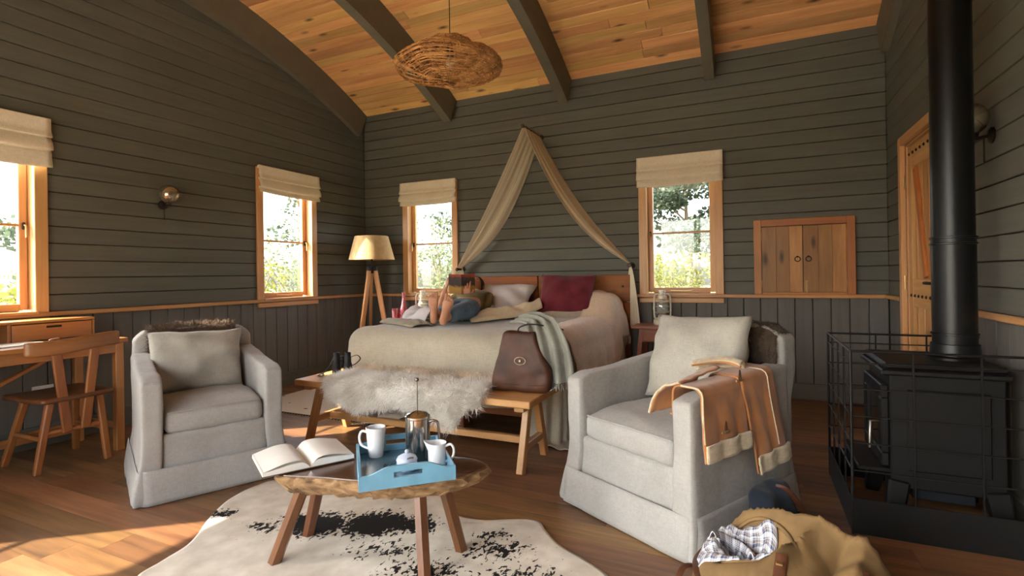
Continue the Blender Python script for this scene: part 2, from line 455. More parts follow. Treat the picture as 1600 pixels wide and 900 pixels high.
# rails, baseboards
def struct_box(name, c, s, mat, bev=0.004, rot=None):
    o = boxo(name, c, s, mat, None, bev, rot); o['kind'] = 'structure'; return o
struct_box('trim_1', (W / 2, -0.018, RAIL - 0.004), (W, 0.036, 0.032), M['trim_x'], 0.006)
struct_box('trim_2', (0.018, YF / 2, RAIL - 0.004), (0.036, -YF, 0.032), M['trim_y'], 0.006)
struct_box('trim_3', (W - 0.018, (DOOR[0] - 0.09 + YF) / 2, RAIL - 0.004), (0.036, DOOR[0] - 0.09 - YF, 0.032), M['trim_y'], 0.006)
struct_box('trim_4', (W - 0.018, (DOOR[1] + 0.085) / 2, RAIL - 0.004), (0.036, -DOOR[1] - 0.085, 0.032), M['trim_y'], 0.006)
struct_box('baseboard_back', (W / 2, -0.010, 0.07), (W, 0.02, 0.14), M['wall'], 0.004)
struct_box('baseboard_left', (0.010, YF / 2, 0.07), (0.02, -YF, 0.14), M['wall_y'], 0.004)
struct_box('baseboard_right', (W - 0.010, (DOOR[0] - 0.09 + YF) / 2, 0.07), (0.02, DOOR[0] - 0.09 - YF, 0.14), M['wall_y'], 0.004)

# ------------------------------------------------------------------ windows
def window(idx, wall, a, b):
    """a,b = outer casing extent along the wall; built in a local frame (u along wall, n inward) then placed"""
    r = bpy.data.objects.new('window_%d' % idx, None); COL.objects.link(r); r['kind'] = 'structure'
    wd = b - a; 
    if wall == 'back': r.location = ((a + b) / 2, 0, RAIL); r.rotation_euler = (0, 0, 0)       # local +x along wall, local -y inward
    else: r.location = (0, (a + b) / 2, RAIL); r.rotation_euler = (0, 0, pi / 2)               # left wall: local -y -> +x
    H = WT - RAIL; h = wd / 2
    mz, mxx = M['trim'], M['trim_x']
    boxo('casing', (-h + CAS / 2, -0.012, H / 2), (CAS, 0.024, H), mz, r, 0.004)
    boxo('casing', (h - CAS / 2, -0.012, H / 2), (CAS, 0.024, H), mz, r, 0.004)
    boxo('casing', (0, -0.012, H - CAS / 2), (wd - 2 * CAS, 0.024, CAS), mxx, r, 0.004)
    ih = h - CAS * 0.9; it = H - CAS * 0.9
    D = 0.155
    for s in (-1, 1): boxo('jamb', (s * (ih + 0.004), D / 2, it / 2), (0.02, D, it), mz, r, 0.002)
    boxo('jamb', (0, D / 2, it), (2 * ih, D, 0.02), mxx, r, 0.002)
    boxo('sill', (0, D / 2 - 0.02, 0.008), (2 * ih + 0.01, D + 0.04, 0.022), mxx, r, 0.004)
    boxo('apron', (0, -0.016, -0.047), (wd, 0.032, 0.045), mxx, r, 0.004)
    sw = ih - 0.008
    for s in (-1, 1): boxo('sash_stile', (s * (sw - STI / 2), REC, it / 2 + 0.01), (STI, 0.04, it - 0.04), mz, r, 0.004)
    boxo('sash_rail', (0, REC, 0.02 + 0.026), (2 * sw - 2 * STI, 0.04, 0.052), mxx, r, 0.004)
    boxo('sash_rail', (0, REC, it - 0.035), (2 * sw - 2 * STI, 0.04, 0.05), mxx, r, 0.004)
    zm = 0.605
    boxo('glazing_bar', (0, REC, zm), (2 * sw - 2 * STI, 0.03, 0.018), mxx, r, 0.003)
    gw = 2 * sw - 2 * STI
    boxo('pane', (0, REC + 0.004, (0.072 + zm) / 2), (gw, 0.004, zm - 0.072), M['glass'], r, 0)
    boxo('pane', (0, REC + 0.004, (zm + it - 0.06) / 2), (gw, 0.004, it - 0.06 - zm), M['glass'], r, 0)
    sd = -1 if wall == 'back' else 1
    lt = boxo('latch', (sd * (sw - STI / 2), REC - 0.028, 0.60), (0.016, 0.016, 0.05), M['dark_metal'], r, 0.004)
    tube('latch_lever', [(sd * (sw - STI / 2) , REC - 0.04, 0.605), (sd * (sw - STI / 2), REC - 0.06, 0.60), (sd * (sw - STI / 2), REC - 0.062, 0.52)], 0.006, M['brass'], r, 6)
    tube('stay_bar', [(-0.10, REC - 0.03, 0.045), (0.05, REC - 0.032, 0.04), (0.10, REC - 0.03, 0.047)], 0.005, M['brass'], r, 6)
    return r
window(1, 'left', *left_wins[1]); window(2, 'left', *left_wins[0]); window(3, 'back', *back_wins[0]); window(4, 'back', *back_wins[1]); window(5, 'left', *left_wins[2])

# ------------------------------------------------------------------ unseen glazed doors behind the camera, added and sized for fill daylight
gd = bpy.data.objects.new('door_2', None); COL.objects.link(gd); gd['kind'] = 'structure'; gd.location = (0, YF, 0)
gx0, gx1, gz1 = GLZ[0], GLZ[1], GLZ[3]
boxo('casing', ((gx0 + gx1) / 2, 0.012, gz1 + 0.03), (gx1 - gx0 + 0.18, 0.03, 0.09), M['trim_x'], gd)
for x in (gx0 - 0.04, gx1 + 0.04): boxo('casing', (x, 0.012, gz1 / 2 - 0.01), (0.09, 0.03, gz1), M['trim'], gd)
nl = 4; lw = (gx1 - gx0) / nl
for k in range(nl):
    x0 = gx0 + k * lw + 0.003; x1 = x0 + lw - 0.006
    for x in (x0 + 0.03, x1 - 0.03): boxo('door_stile', (x, -0.08, gz1 / 2), (0.06, 0.045, gz1 - 0.01), M['trim'], gd)
    for z, hh in ((0.06, 0.10), (gz1 - 0.04, 0.06)): boxo('door_rail', ((x0 + x1) / 2, -0.08, z), (x1 - x0 - 0.12, 0.045, hh), M['trim_x'], gd)
    boxo('pane', ((x0 + x1) / 2, -0.08, (0.11 + gz1 - 0.07) / 2), (x1 - x0 - 0.12, 0.005, gz1 - 0.18), M['glass'], gd, 0)

# ------------------------------------------------------------------ roman blinds
M['blind'] = cloth('blind_linen', (228, 217, 196), (240, 231, 212), 0.9, 300, 0.15, 4)
_nt = M['blind'].node_tree
M['blind'].node_tree.nodes['Principled BSDF'].inputs['Transmission Weight'].default_value = 0.0
def roman_blind(label, wall, a, b, drop, skew, seed):
    r = root('roman_blind', label, 'blind', group='cream roman blinds on the windows')
    wd = b - a + 0.012
    if wall == 'back': r.location = ((a + b) / 2, 0, WT)
    else: r.location = (0, (a + b) / 2, WT); r.rotation_euler = (0, 0, pi / 2)
    boxo('head_batten', (0, -0.040, -0.004), (wd - 0.01, 0.028, 0.03), M['blind'], r, 0.005)
    prof = spline([(-0.056, 0.012), (-0.058, -0.03), (-0.060, -0.075), (-0.072, -0.105), (-0.074, -0.118), (-0.052, -0.112), (-0.050, -0.122),
                   (-0.070, -0.150), (-0.085, -0.185), (-0.084, -0.205), (-0.060, -0.203), (-0.057, -0.215), (-0.066, -0.235), (-0.070, -drop + 0.01), (-0.066, -drop)], 4)
    n = len(prof) - 1
    def fn(u, v):
        p = prof[min(n, int(round(v * n)))]; x = (u - 0.5) * wd
        low = sstep(-0.08, -drop, p.y)
        sag = -0.012 * (1 - (2 * u - 1) ** 2) * low + skew * (u - 0.5) * low + 0.004 * nz(u * 5 + seed, p.y * 9) * low
        return (x + 0.006 * low * nz(p.y * 14 + seed), p.x - 0.010 * low * nz(u * 3.0 + seed, p.y * 6) , p.y + sag)
    sheet('blind_cloth', fn, 22, n, M['blind'], r, 0.004)
    tube('pull_cord', [(wd / 2 - 0.03, -0.045, -0.02), (wd / 2 - 0.03, -0.046, -drop + 0.02)], 0.0015, M['blind'], r, 5)
    return r
roman_blind('cream blind half rolled on the window above the desk', 'left', *left_wins[1], 0.32, 0.0, 1)
roman_blind('cream blind on the window left of the tripod lamp, nearest the corner', 'left', *left_wins[0], 0.255, -0.01, 4)
roman_blind('cream blind on the window between the tripod lamp and the bed drape', 'back', *back_wins[0], 0.262, 0.0, 7)
roman_blind('cream blind on the window above the white lantern, beside the hatch', 'back', *back_wins[1], 0.272, 0.01, 9)

# ------------------------------------------------------------------ plank door in the right wall
d1 = bpy.data.objects.new('door_1', None); COL.objects.link(d1); d1['kind'] = 'structure'; d1.location = (W, 0, 0)
dy0, dy1, dz = DOOR[0], DOOR[1], DOOR[3]
for y in (dy0 - 0.033, dy1 + 0.033): boxo('casing', (-0.008, y, (dz + 0.065) / 2), (0.034, 0.068, dz + 0.065), M['trim'], d1)
boxo('casing', (-0.008, (dy0 + dy1) / 2, dz + 0.033), (0.034, dy1 - dy0 - 0.002, 0.066), M['trim_y'], d1)
for y in (dy0 + 0.006, dy1 - 0.006): boxo('jamb', (0.08, y, dz / 2), (0.14, 0.016, dz), M['trim'], d1, 0.002)
boxo('jamb', (0.08, (dy0 + dy1) / 2, dz - 0.006), (0.14, dy1 - dy0 - 0.03, 0.016), M['trim_y'], d1, 0.002)
M['door'] = wood('door_pine_upright', (168, 118, 68), (212, 164, 108), 'Z', 0.45, 0.28, 0.4, 15.0, coat=0.2)
M['door_y'] = wood('door_pine_level', (168, 118, 68), (212, 164, 108), 'Y', 0.45, 0.20, 0.4, 15.0, coat=0.2)
np_ = 6; pwid = (dy1 - dy0 - 0.03) / np_
for k in range(np_):
    boxo('door_plank', (0.055, dy0 + 0.015 + (k + 0.5) * pwid, dz / 2), (0.03, pwid - 0.004, dz - 0.03), M['door'], d1, 0.004)
for y in (dy1 - 0.06, dy0 + 0.06): boxo('door_stile', (0.029, y, dz / 2), (0.024, 0.085, dz - 0.04), M['door'], d1, 0.004)
for z, hh in ((dz - 0.10, 0.15), (0.95, 0.20), (0.14, 0.20)): boxo('door_ledge', (0.029, (dy0 + dy1) / 2, z), (0.022, dy1 - dy0 - 0.21, hh), M['door_y'], d1, 0.004)
M['brace'] = wood('door_brace', (150, 84, 36), (196, 124, 62), 'Z', 0.45, 0.10, 0.2, 15.0, coat=0.2)
ym = (dy0 + dy1) / 2
for s in (1, -1):
    bar_between('door_brace', (0.030, ym + s * 0.05, 1.06), (0.030, ym + s * 0.26, dz - 0.19), 0.02, 0.055, M['brace'], d1, 0.003, up=(0, 1, 0))
for z in (dz - 0.08, 0.93):
    for k in range(9):
        lathe('stud', [(0, 0.0), (0.011, 0.0), (0.011, 0.004), (0.006, 0.009), (0, 0.010)], M['black'], d1, (0.018, dy0 + 0.07 + k * (dy1 - dy0 - 0.14) / 8, z), 8, (0, -pi / 2, 0))
for z in (0.3, 1.02, 1.75):
    tube('hinge', [(-0.004, dy1 + 0.002, z - 0.05), (-0.004, dy1 + 0.002, z + 0.05)], 0.008, M['brass'], d1, 8)
tube('door_handle', [(0.02, dy0 + 0.06, 1.03), (-0.05, dy0 + 0.06, 1.03), (-0.055, dy0 + 0.17, 1.03)], 0.009, M['dark_metal'], d1, 8)

# ------------------------------------------------------------------ wall hatch with two doors
hx0, hx1, hz0, hz1 = 4.438, 5.208, RAIL + 0.012, 1.575
hc = root('wall_hatch', 'wooden hatch with two plank doors and iron rings set in the grey wall', 'cabinet', ((hx0 + hx1) / 2, 0, hz0))
hw, hh = hx1 - hx0, hz1 - hz0
M['teak'] = wood('hatch_plank', (128, 84, 46), (196, 142, 88), 'Z', 0.42, 0.62, 0.9, 11.0, coat=0.25)
M['teak_x'] = wood('hatch_frame_x', (150, 92, 48), (190, 128, 72), 'X', 0.42, 0.12, 0.0, 14.0, coat=0.25)
M['teak_z'] = wood('hatch_frame_z', (150, 92, 48), (190, 128, 72), 'Z', 0.42, 0.12, 0.0, 14.0, coat=0.25)
fw_ = 0.062
for s in (-1, 1): boxo('frame', (s * (hw / 2 - fw_ / 2), -0.020, hh / 2), (fw_, 0.04, hh), M['teak_z'], hc, 0.004)
boxo('frame', (0, -0.020, hh - fw_ / 2), (hw - 2 * fw_, 0.04, fw_), M['teak_x'], hc, 0.004)
boxo('frame', (0, -0.016, 0.010), (hw - 2 * fw_, 0.032, 0.02), M['teak_x'], hc, 0.003)
for s in (-1, 1):
    dr = bpy.data.objects.new('door', None); COL.objects.link(dr); dr.parent = hc; dr.location = (s * (hw / 2 - fw_) / 2, 0, 0.02)
    dw = hw / 2 - fw_ - 0.004; dh = hh - fw_ - 0.026
    for k, (p0, p1) in enumerate(((0, .36), (.36, .68), (.68, 1.0))):
        x0 = -dw / 2 + p0 * dw; x1 = -dw / 2 + p1 * dw
        boxo('door_plank', ((x0 + x1) / 2, -0.014, dh / 2 + 0.002), (x1 - x0 - 0.0015, 0.022, dh), M['teak'], dr, 0.0015)
    rx = -s * (dw / 2 - 0.040)
    ring = [(rx + 0.021 * cos(t * 2 * pi / 16), -0.034, dh * 0.5 + 0.021 * sin(t * 2 * pi / 16)) for t in range(16)]
    tube('ring_handle', ring, 0.0035, M['black'], dr, 6, True)
    boxo('ring_boss', (rx, -0.029, dh * 0.5 + 0.021), (0.014, 0.008, 0.014), M['black'], dr, 0.002)
    for z in (0.13, 0.87): tube('hinge', [(s * (dw / 2 + 0.002), -0.029, dh * z - 0.03), (s * (dw / 2 + 0.002), -0.029, dh * z + 0.03)], 0.005, M['brass'], dr, 6)
boxo('bolt_plate', (0.028, -0.030, 0.075), (0.022, 0.006, 0.10), M['brass'], hc, 0.002)
tube('bolt', [(0.028, -0.036, 0.0), (0.028, -0.036, 0.11)], 0.005, M['brass'], hc, 6)

# ------------------------------------------------------------------ outside: ground, shrubs, trees
bm = bmesh.new(); add_box(bm, (2.8, -10.2, -0.12), (14.0, 7.9, 0.1)); setk(bmesh_obj('bounce_terrace', bm, plain('bounce_stone', (222, 214, 198), 0.8)), kind='structure')  # unseen pale slab, added to bounce sunlight up on to the ceiling
M['grass'] = plain('dry_grass', (128, 122, 74), 0.9, var=0.2, scale=1.5)
gm = grid_mesh('ground', lambda u, v: ((u - 0.5) * 140, (v - 0.5) * 140, -0.75 + 0.25 * nz(u * 14, v * 14)), 40, 40)
g = mobj('ground', gm, M['grass']); setk(g, kind='structure')
def leaf_mat(name, c, c2):
    q = NT(name, 0.6); t = q.t; v = q.coords(rand=False); f = q.noise(v, 2.2, 4)
    cc = q.ramp(f, [(0.3, lin(c)), (0.7, lin(c2))]); q.col(cc)
    tl = q.n('BsdfTranslucent'); q.l(cc, tl.inputs[0]); mxs = q.n('MixShader'); mxs.inputs[0].default_value = 0.55
    q.l(q.b.outputs[0], mxs.inputs[1]); q.l(tl.outputs[0], mxs.inputs[2]); q.l(mxs.outputs[0], q.out.inputs[0]); return q.m
M['leafA'] = leaf_mat('leaf_yellow_green', (88, 98, 42), (138, 138, 66))
M['leafB'] = leaf_mat('leaf_grey_green', (78, 90, 64), (116, 126, 92))
M['leafC'] = leaf_mat('leaf_blue_green', (46, 60, 50), (80, 94, 76))
M['bark'] = plain('bark', (122, 108, 92), 0.9, var=0.15, scale=6, bump=0.3)
def leaves_mesh(name, blobs, n, ls, seed):
    rnd = random.Random(seed); vv = []; ff = []
    tot = sum(b[1] ** 2 for b in blobs)
    for (c, rad, sq) in blobs:
        k = int(n * rad * rad / tot)
        for _ in range(k):
            while True:
                d = Vector((rnd.uniform(-1, 1), rnd.uniform(-1, 1), rnd.uniform(-1, 1)))
                if 0.05 < d.length < 1: break
            d = d.normalized() * (d.length ** 0.5)
            p = Vector(c) + Vector((d.x * rad, d.y * rad, d.z * rad * sq))
            L = ls * rnd.uniform(0.6, 1.3); a = Vector((rnd.gauss(0, 1), rnd.gauss(0, 1), rnd.gauss(0, 0.7))).normalized()
            b = a.cross(Vector((rnd.gauss(0, 1), rnd.gauss(0, 1), rnd.gauss(0, 1)))).normalized() * L * 0.35
            i = len(vv); vv += [tuple(p), tuple(p + a * L * 0.5 + b), tuple(p + a * L), tuple(p + a * L * 0.5 - b)]; ff.append((i, i + 1, i + 2, i + 3))
    me = bpy.data.meshes.new(name); me.from_pydata(vv, [], ff); return me
def tree(name, label, cat, loc, h, spread, mat, n, ls, seed, kind='tall', group=None):
    r = root(name, label, cat, loc, 0, group); rnd = random.Random(seed); blobs = []
    bm = bmesh.new()
    if kind == 'tall':
        top = Vector((rnd.uniform(-.3, .3), rnd.uniform(-.3, .3), h * 0.92))
        P_ = spline([(0, 0, -0.3), (rnd.uniform(-.15, .15), rnd.uniform(-.15, .15), h * 0.35), (rnd.uniform(-.3, .3), rnd.uniform(-.3, .3), h * 0.65), top], 4)
        add_tube(bm, P_, [0.16 * (1 - 0.8 * i / len(P_)) * h / 6 for i in range(len(P_))], 8)
        for k in range(9):
            t = rnd.uniform(0.45, 1.0); p = P_[int(t * (len(P_) - 1))]; an = rnd.uniform(0, 2 * pi); L = spread * rnd.uniform(0.5, 1.0)
            e = p + Vector((cos(an) * L, sin(an) * L, rnd.uniform(0.1, 0.5) * L + 0.2))
            mdl = (p + e) / 2 + Vector((0, 0, 0.12 * L))
            add_tube(bm, [p, mdl, e], [0.05 * h / 6, 0.03 * h / 6, 0.01], 6)
            blobs.append((tuple(e), spread * rnd.uniform(0.35, 0.6), 0.42)); blobs.append((tuple(mdl), spread * rnd.uniform(0.25, 0.4), 0.4))
        blobs.append((tuple(top), spread * 0.6, 0.4))
    else:
        for k in range(7):
            an = k * 0.9 + rnd.uniform(0, 0.6); L = spread * rnd.uniform(0.2, 0.9); hh_ = h * rnd.uniform(0.55, 1.0)
            e = Vector((cos(an) * L, sin(an) * L, hh_))
            add_tube(bm, [(0.05 * cos(an), 0.05 * sin(an), -0.3), (e.x * 0.4, e.y * 0.4, hh_ * 0.5), e], [0.035, 0.025, 0.008], 6)
            for t in (0.35, 0.65, 0.95): blobs.append(((e.x * t, e.y * t, hh_ * t), spread * rnd.uniform(0.3, 0.5), 1.0))
    bmesh_obj('trunk' if kind == 'tall' else 'stems', bm, M['bark'], r, smooth=60)
    setk(mobj('foliage', leaves_mesh('foliage', blobs, n, ls, seed), mat, r), kind='stuff')
    return r
GZ = -0.75
OUT = 'trees and shrubs outside the windows'
tree('flat_topped_tree', 'spreading flat-topped tree seen through the window above the lantern', 'tree', (2.0, 17.5, GZ), 6.1, 3.0, M['leafC'], 9000, 0.20, 11, 'tall', OUT)
tree('flat_topped_tree', 'thin-crowned tree seen through the window beside the bed drape', 'tree', (-6.3, 12.6, GZ), 6.0, 2.4, M['leafC'], 4200, 0.16, 23, 'tall', OUT)
tree('flat_topped_tree', 'sparse tree seen through the window nearest the corner', 'tree', (-9.4, 9.2, GZ), 5.4, 2.2, M['leafC'], 4200, 0.16, 31, 'tall', OUT)
tree('flat_topped_tree', 'dark tree low behind bushes in the window above the desk', 'tree', (-13.0, 2.6, GZ), 3.3, 1.9, M['leafC'], 3500, 0.17, 37, 'tall', OUT)
SH = [(2.75, 8.2, 2.35, 1.0, 'A', 'bright yellow-green shrub filling the window above the lantern'),
      (4.35, 7.2, 2.15, 0.8, 'A', 'yellow-green shrub at the right side of the window above the lantern'),
      (1.7, 11.5, 2.7, 1.3, 'B', 'pale grey-green shrub left behind the yellow one, window above the lantern'),
      (4.6, 11.5, 2.5, 1.3, 'B', 'pale grey-green shrub right behind the yellow one, window above the lantern'),
      (-1.6, 5.2, 1.95, 1.1, 'B', 'pale shrub low in the window between lamp and bed drape'),
      (-3.4, 7.4, 3.1, 1.5, 'B', 'big pale shrub behind, window between lamp and bed drape'),
      (-0.8, 7.6, 2.3, 1.2, 'B', 'rounded pale shrub at right, window between lamp and bed drape'),
      (-4.2, 3.6, 2.6, 1.3, 'B', 'grey-green shrub in the window nearest the corner'),
      (-5.2, 2.2, 2.1, 1.1, 'A', 'yellowish shrub in the window nearest the corner'),
      (-6.6, 5.4, 3.2, 1.6, 'B', 'taller pale shrub behind, window nearest the corner'),
      (-4.2, -1.75, 1.75, 0.9, 'A', 'sunlit green shrub in the window above the desk'),
      (-6.4, -0.6, 1.9, 1.2, 'A', 'green shrub further back in the window above the desk')]
for k, (x, y, h, sp, mk, lb) in enumerate(SH):
    tree('shrub', lb, 'shrub', (x, y, GZ), h, sp, M['leaf' + mk], 3800, 0.085, 100 + k, 'shrub', OUT)

# ------------------------------------------------------------------ soft helpers
def soft_box(name, c, s, r, n, mat, parent=None, fn=None, rot=None, wr=0.0, wf=6.0, seed=0.0):
    """rounded box on a grid; fn(p) reshapes local points; wr = wrinkle depth"""
    bm = bmesh.new(); h = Vector(s) / 2; V = {}
    def vert(i, j, k):
        key = (i, j, k)
        if key in V: return V[key]
        p = Vector((lerp(-h.x, h.x, i / n[0]), lerp(-h.y, h.y, j / n[1]), lerp(-h.z, h.z, k / n[2])))
        q = Vector((max(-h.x + r, min(h.x - r, p.x)), max(-h.y + r, min(h.y - r, p.y)), max(-h.z + r, min(h.z - r, p.z))))
        d = p - q; nn = d.normalized() if d.length > 1e-9 else Vector((0, 0, 0))
        p = q + nn * r if d.length > 1e-9 else p
        if wr: p = p + (nn if nn.length else Vector((0, 0, 1))) * wr * (nz(p.x * wf + seed, p.y * wf, p.z * wf) + 0.5 * nz(p.x * wf * 2.3 + seed, p.y * wf * 2.3, p.z * wf * 2.3 + 9))
        if fn: p = Vector(fn(p.copy()))
        V[key] = bm.verts.new(p); return V[key]
    a, b, cc = n
    for i in range(a):
        for j in range(b):
            for k in (0, cc):
                f = [vert(i, j, k), vert(i + 1, j, k), vert(i + 1, j + 1, k), vert(i, j + 1, k)]; bm.faces.new(f if k else f[::-1])
    for i in range(a):
        for k in range(cc):
            for j in (0, b):
                f = [vert(i, j, k), vert(i + 1, j, k), vert(i + 1, j, k + 1), vert(i, j, k + 1)]; bm.faces.new(f[::-1] if j else f)
    for j in range(b):
        for k in range(cc):
            for i in (0, a):
                f = [vert(i, j, k), vert(i, j + 1, k), vert(i, j + 1, k + 1), vert(i, j, k + 1)]; bm.faces.new(f if i else f[::-1])
    return bmesh_obj(name, bm, mat, parent, c, rot, 180)
def skin_obj(name, joints, edges, mat, parent=None, sub=2, loc=(0, 0, 0)):
    """joints: name -> (pos, radius or (rx,ry)); Skin + Subdivision baked to a mesh"""
    keys = list(joints); idx = {k: i for i, k in enumerate(keys)}
    me = bpy.data.meshes.new(name + '_skel'); me.from_pydata([tuple(joints[k][0]) for k in keys], [(idx[a], idx[b]) for a, b in edges], [])
    o = bpy.data.objects.new(name + '_skel', me); COL.objects.link(o)
    m = o.modifiers.new('skin', 'SKIN'); m.use_smooth_shade = True; m.branch_smoothing = 0.4
    sv = me.skin_vertices[0].data
    for k in keys:
        r = joints[k][1]; sv[idx[k]].radius = r if isinstance(r, tuple) else (r, r)
    sv[0].use_root = True
    o.modifiers.new('sub', 'SUBSURF').levels = sub
    dg = bpy.context.evaluated_depsgraph_get(); dg.update()
    me2 = bpy.data.meshes.new_from_object(o.evaluated_get(dg), depsgraph=dg)
    bpy.data.objects.remove(o); me2.name = name; me2.materials.clear()
    shade(me2, 180)
    return mobj(name, me2, mat, parent, loc)

M['linen'] = cloth('slipcover_linen', (156, 154, 150), (174, 172, 168), 0.92, 380, 0.2, 3.0)
M['linen_c'] = cloth('cushion_linen', (162, 159, 150), (184, 181, 170), 0.92, 300, 0.25, 4.0)
M['spread'] = cloth('bedspread_wool', (174, 166, 148), (196, 188, 169), 0.95, 200, 0.35, 2.0, 0.25)
M['peach'] = cloth('throw_peach', (216, 190, 164), (232, 210, 186), 0.95, 200, 0.35, 2.0, 0.25)
M['white'] = cloth('white_cotton', (214, 210, 212), (232, 229, 230), 0.9, 500, 0.1, 3.0)
M['maroon'] = cloth('maroon_linen', (96, 32, 44), (122, 46, 58), 0.9, 260, 0.35, 5.0)
M['furcream'] = plain('fur_cream', (250, 242, 226), 0.85, var=0.10, scale=4, sheen=0.4)
M['furtan'] = plain('fur_tan', (216, 198, 172), 0.85, var=0.14, scale=5, sheen=0.3)
M['furbrown'] = plain('fur_brown', (96, 74, 54), 0.85, var=0.18, scale=6, sheen=0.2)
M['furdark'] = plain('fur_dark', (66, 50, 34), 0.85, var=0.18, scale=6, sheen=0.2)

# ------------------------------------------------------------------ armchairs (front faces local -y)
def armchair(label, loc, rz, w=0.70, d=0.74, ah=0.625, bh=0.79):
    r = root('armchair', label, 'armchair', loc, rz, 'linen slipcovered armchairs')
    aw = 0.095; L = M['linen']
    def flare(z): return 0.030 * (1 - sstep(0.0, 0.30, z))
    for s in (-1, 1):
        c = Vector((s * (w / 2 - aw / 2), -0.02, ah / 2))
        def fa(p, s=s, c=c):
            z = p.z + c.z; y = p.y + c.y; t = sstep(-d / 2, d / 2, y)
            if z > 0.30: p.z += (z - 0.30) / (ah - 0.30) * (0.055 * t ** 1.5 - 0.02 * sstep(0.10, 0, abs(y + d / 2)))
            p.x += s * flare(z) * (1 if p.x * s > -0.01 else 0.3)
            if y < -d / 2 + 0.05: p.y -= flare(z)
            p.x += s * 0.012 * sin(y * 9 + s) * (1 - sstep(0.0, 0.2, z))
            return p
        soft_box('arm', c, (aw, d - 0.04, ah), 0.017, (8, 28, 28), L, r, fa, None, 0.006, 6.0, s * 3.3 + loc[0])
        # piping along the arm front
        y0 = -d / 2 - 0.001
        tube('piping', [(s * (w / 2 - 0.008) , y0 + 0.024, 0.16), (s * (w / 2 - 0.012), y0 + 0.022, ah - 0.06), (s * (w / 2 - 0.03), y0 + 0.024, ah - 0.02)], 0.0035, L, r, 5)
    cb = Vector((0, d / 2 - 0.07, bh / 2))
    def fb(p):
        z = p.z + cb.z
        if z > ah - 0.06:
            k = (z - (ah - 0.06)) / (bh - ah + 0.06); p.z -= k * 0.035 * sstep(0.26, w / 2, abs(p.x)) ; p.z += k * 0.018 * cos(p.x * 5)
            p.x *= 1 - 0.03 * k
        p.y += 0.07 * sstep(0.35, bh, z); p.y += flare(z) * (1 if p.y > 0 else 0)
        return p
    soft_box('back', cb, (w - 0.004, 0.14, bh), 0.032, (28, 10, 28), L, r, fb, None, 0.008, 5.0, 2 + loc[0])
    cf = Vector((0, -d / 2 + 0.05, 0.165))
    def ff(p):
        z = p.z + cf.z; p.y -= flare(z) * (1 if p.y < 0 else 0) + 0.008 * sin(p.x * 11 + 1) * (1 - sstep(0, .2, z)); return p
    soft_box('front_panel', cf, (w - 2 * aw + 0.02, 0.07, 0.33), 0.02, (26, 5, 18), L, r, ff, None, 0.006, 7.0, 5 + loc[0])
    # skirt band across the front and both sides, with corner pleats
    def fs(u, v):
        # path: left side, front, right side
        segs = [(-w / 2 - 0.001, d / 2 - 0.03), (-w / 2 - 0.001, -d / 2 - 0.001), (w / 2 + 0.001, -d / 2 - 0.001), (w / 2 + 0.001, d / 2 - 0.03)]
        Ls = [d - 0.03, w, d - 0.03]; tot = sum(Ls); t = u * tot; k = 0
        while k < 2 and t > Ls[k]: t -= Ls[k]; k += 1
        a, b = segs[k], segs[k + 1]; f = t / Ls[k]; x = lerp(a[0], b[0], f); y = lerp(a[1], b[1], f)
        nx, ny = ((-1, 0), (0, -1), (1, 0))[k]
        cor = max(0.0, 1 - min(abs(f), abs(1 - f)) * Ls[k] / 0.04) if (k == 1 or (k == 0 and f > .5) or (k == 2 and f < .5)) else 0
        o = flare(0.168 * (1 - v)) + 0.0022 + 0.006 * v + 0.006 * v * nz(u * 14 + loc[0], v) - 0.0 * cor
        if cor: o -= 0.010 * cor * v * (0.4 if k == 1 else 1.0)
        return (x + nx * o, y + ny * o, 0.168 * (1 - v) + 0.004)
    sheet('skirt', fs, 90, 8, L, r, 0.002)
    cs = Vector((0, -0.055, 0.388))
    def fc(p):
        e = (1 - (2 * p.x / 0.5) ** 2) * (1 - (2 * p.y / 0.6) ** 2)
        if p.z > 0: p.z += 0.022 * max(0, e) ** 0.6
        if p.z > 0 : p.z -= 0.010 * sstep(-0.2, -0.31, p.y)
        return p
    sc = soft_box('seat_cushion', cs, (w - 2 * aw - 0.004, d - 0.135, 0.130), 0.038, (26, 28, 9), L, r, fc, None, 0.008, 5.0, 7 + loc[0])
    x0 = (w - 2 * aw) / 2 - 0.02; yy = -(d - 0.135) / 2 + 0.006
    tube('piping', [(-x0, yy + 0.012, 0.045), (-x0 + 0.05, yy, 0.05), (0, yy - 0.001, 0.052), (x0 - 0.05, yy, 0.05), (x0, yy + 0.012, 0.045)], 0.004, L, sc, 5)
    return r
LA_LOC = (1.455, -3.128, 0); LA_R = radians(64.0)
RA_LOC = (4.078, -2.523, 0); RA_R = radians(-29.5)
armchair('linen armchair with a square grey cushion, beside the writing desk', LA_LOC, LA_R, w=0.67, d=0.78, bh=0.805)
armchair('linen armchair with a suede jacket over its arm, in front of the hatch', RA_LOC, RA_R, w=0.72, d=0.80, ah=0.63, bh=0.85)
def loc2w(base, rz, p):
    return Vector((base[0] + p[0] * cos(rz) - p[1] * sin(rz), base[1] + p[0] * sin(rz) + p[1] * cos(rz), p[2]))
def cushion(name, label, w_, h_, t_, mat, base, rz, p, tilt, roll=0.0, seed=0, e=0.45, group=None, wob=0.02, yaw=0.0):
    me = cushion_mesh(name, w_, h_, t_, 24, e, seed, wob); o = mobj(name, me, mat)
    o.rotation_mode = 'QUATERNION'
    o.rotation_quaternion = Quaternion((0, 0, 1), rz + yaw) @ Quaternion((1, 0, 0), tilt) @ Quaternion((0, 1, 0), roll)
    o.location = loc2w(base, rz, p); setk(o, label, 'cushion', group); return o
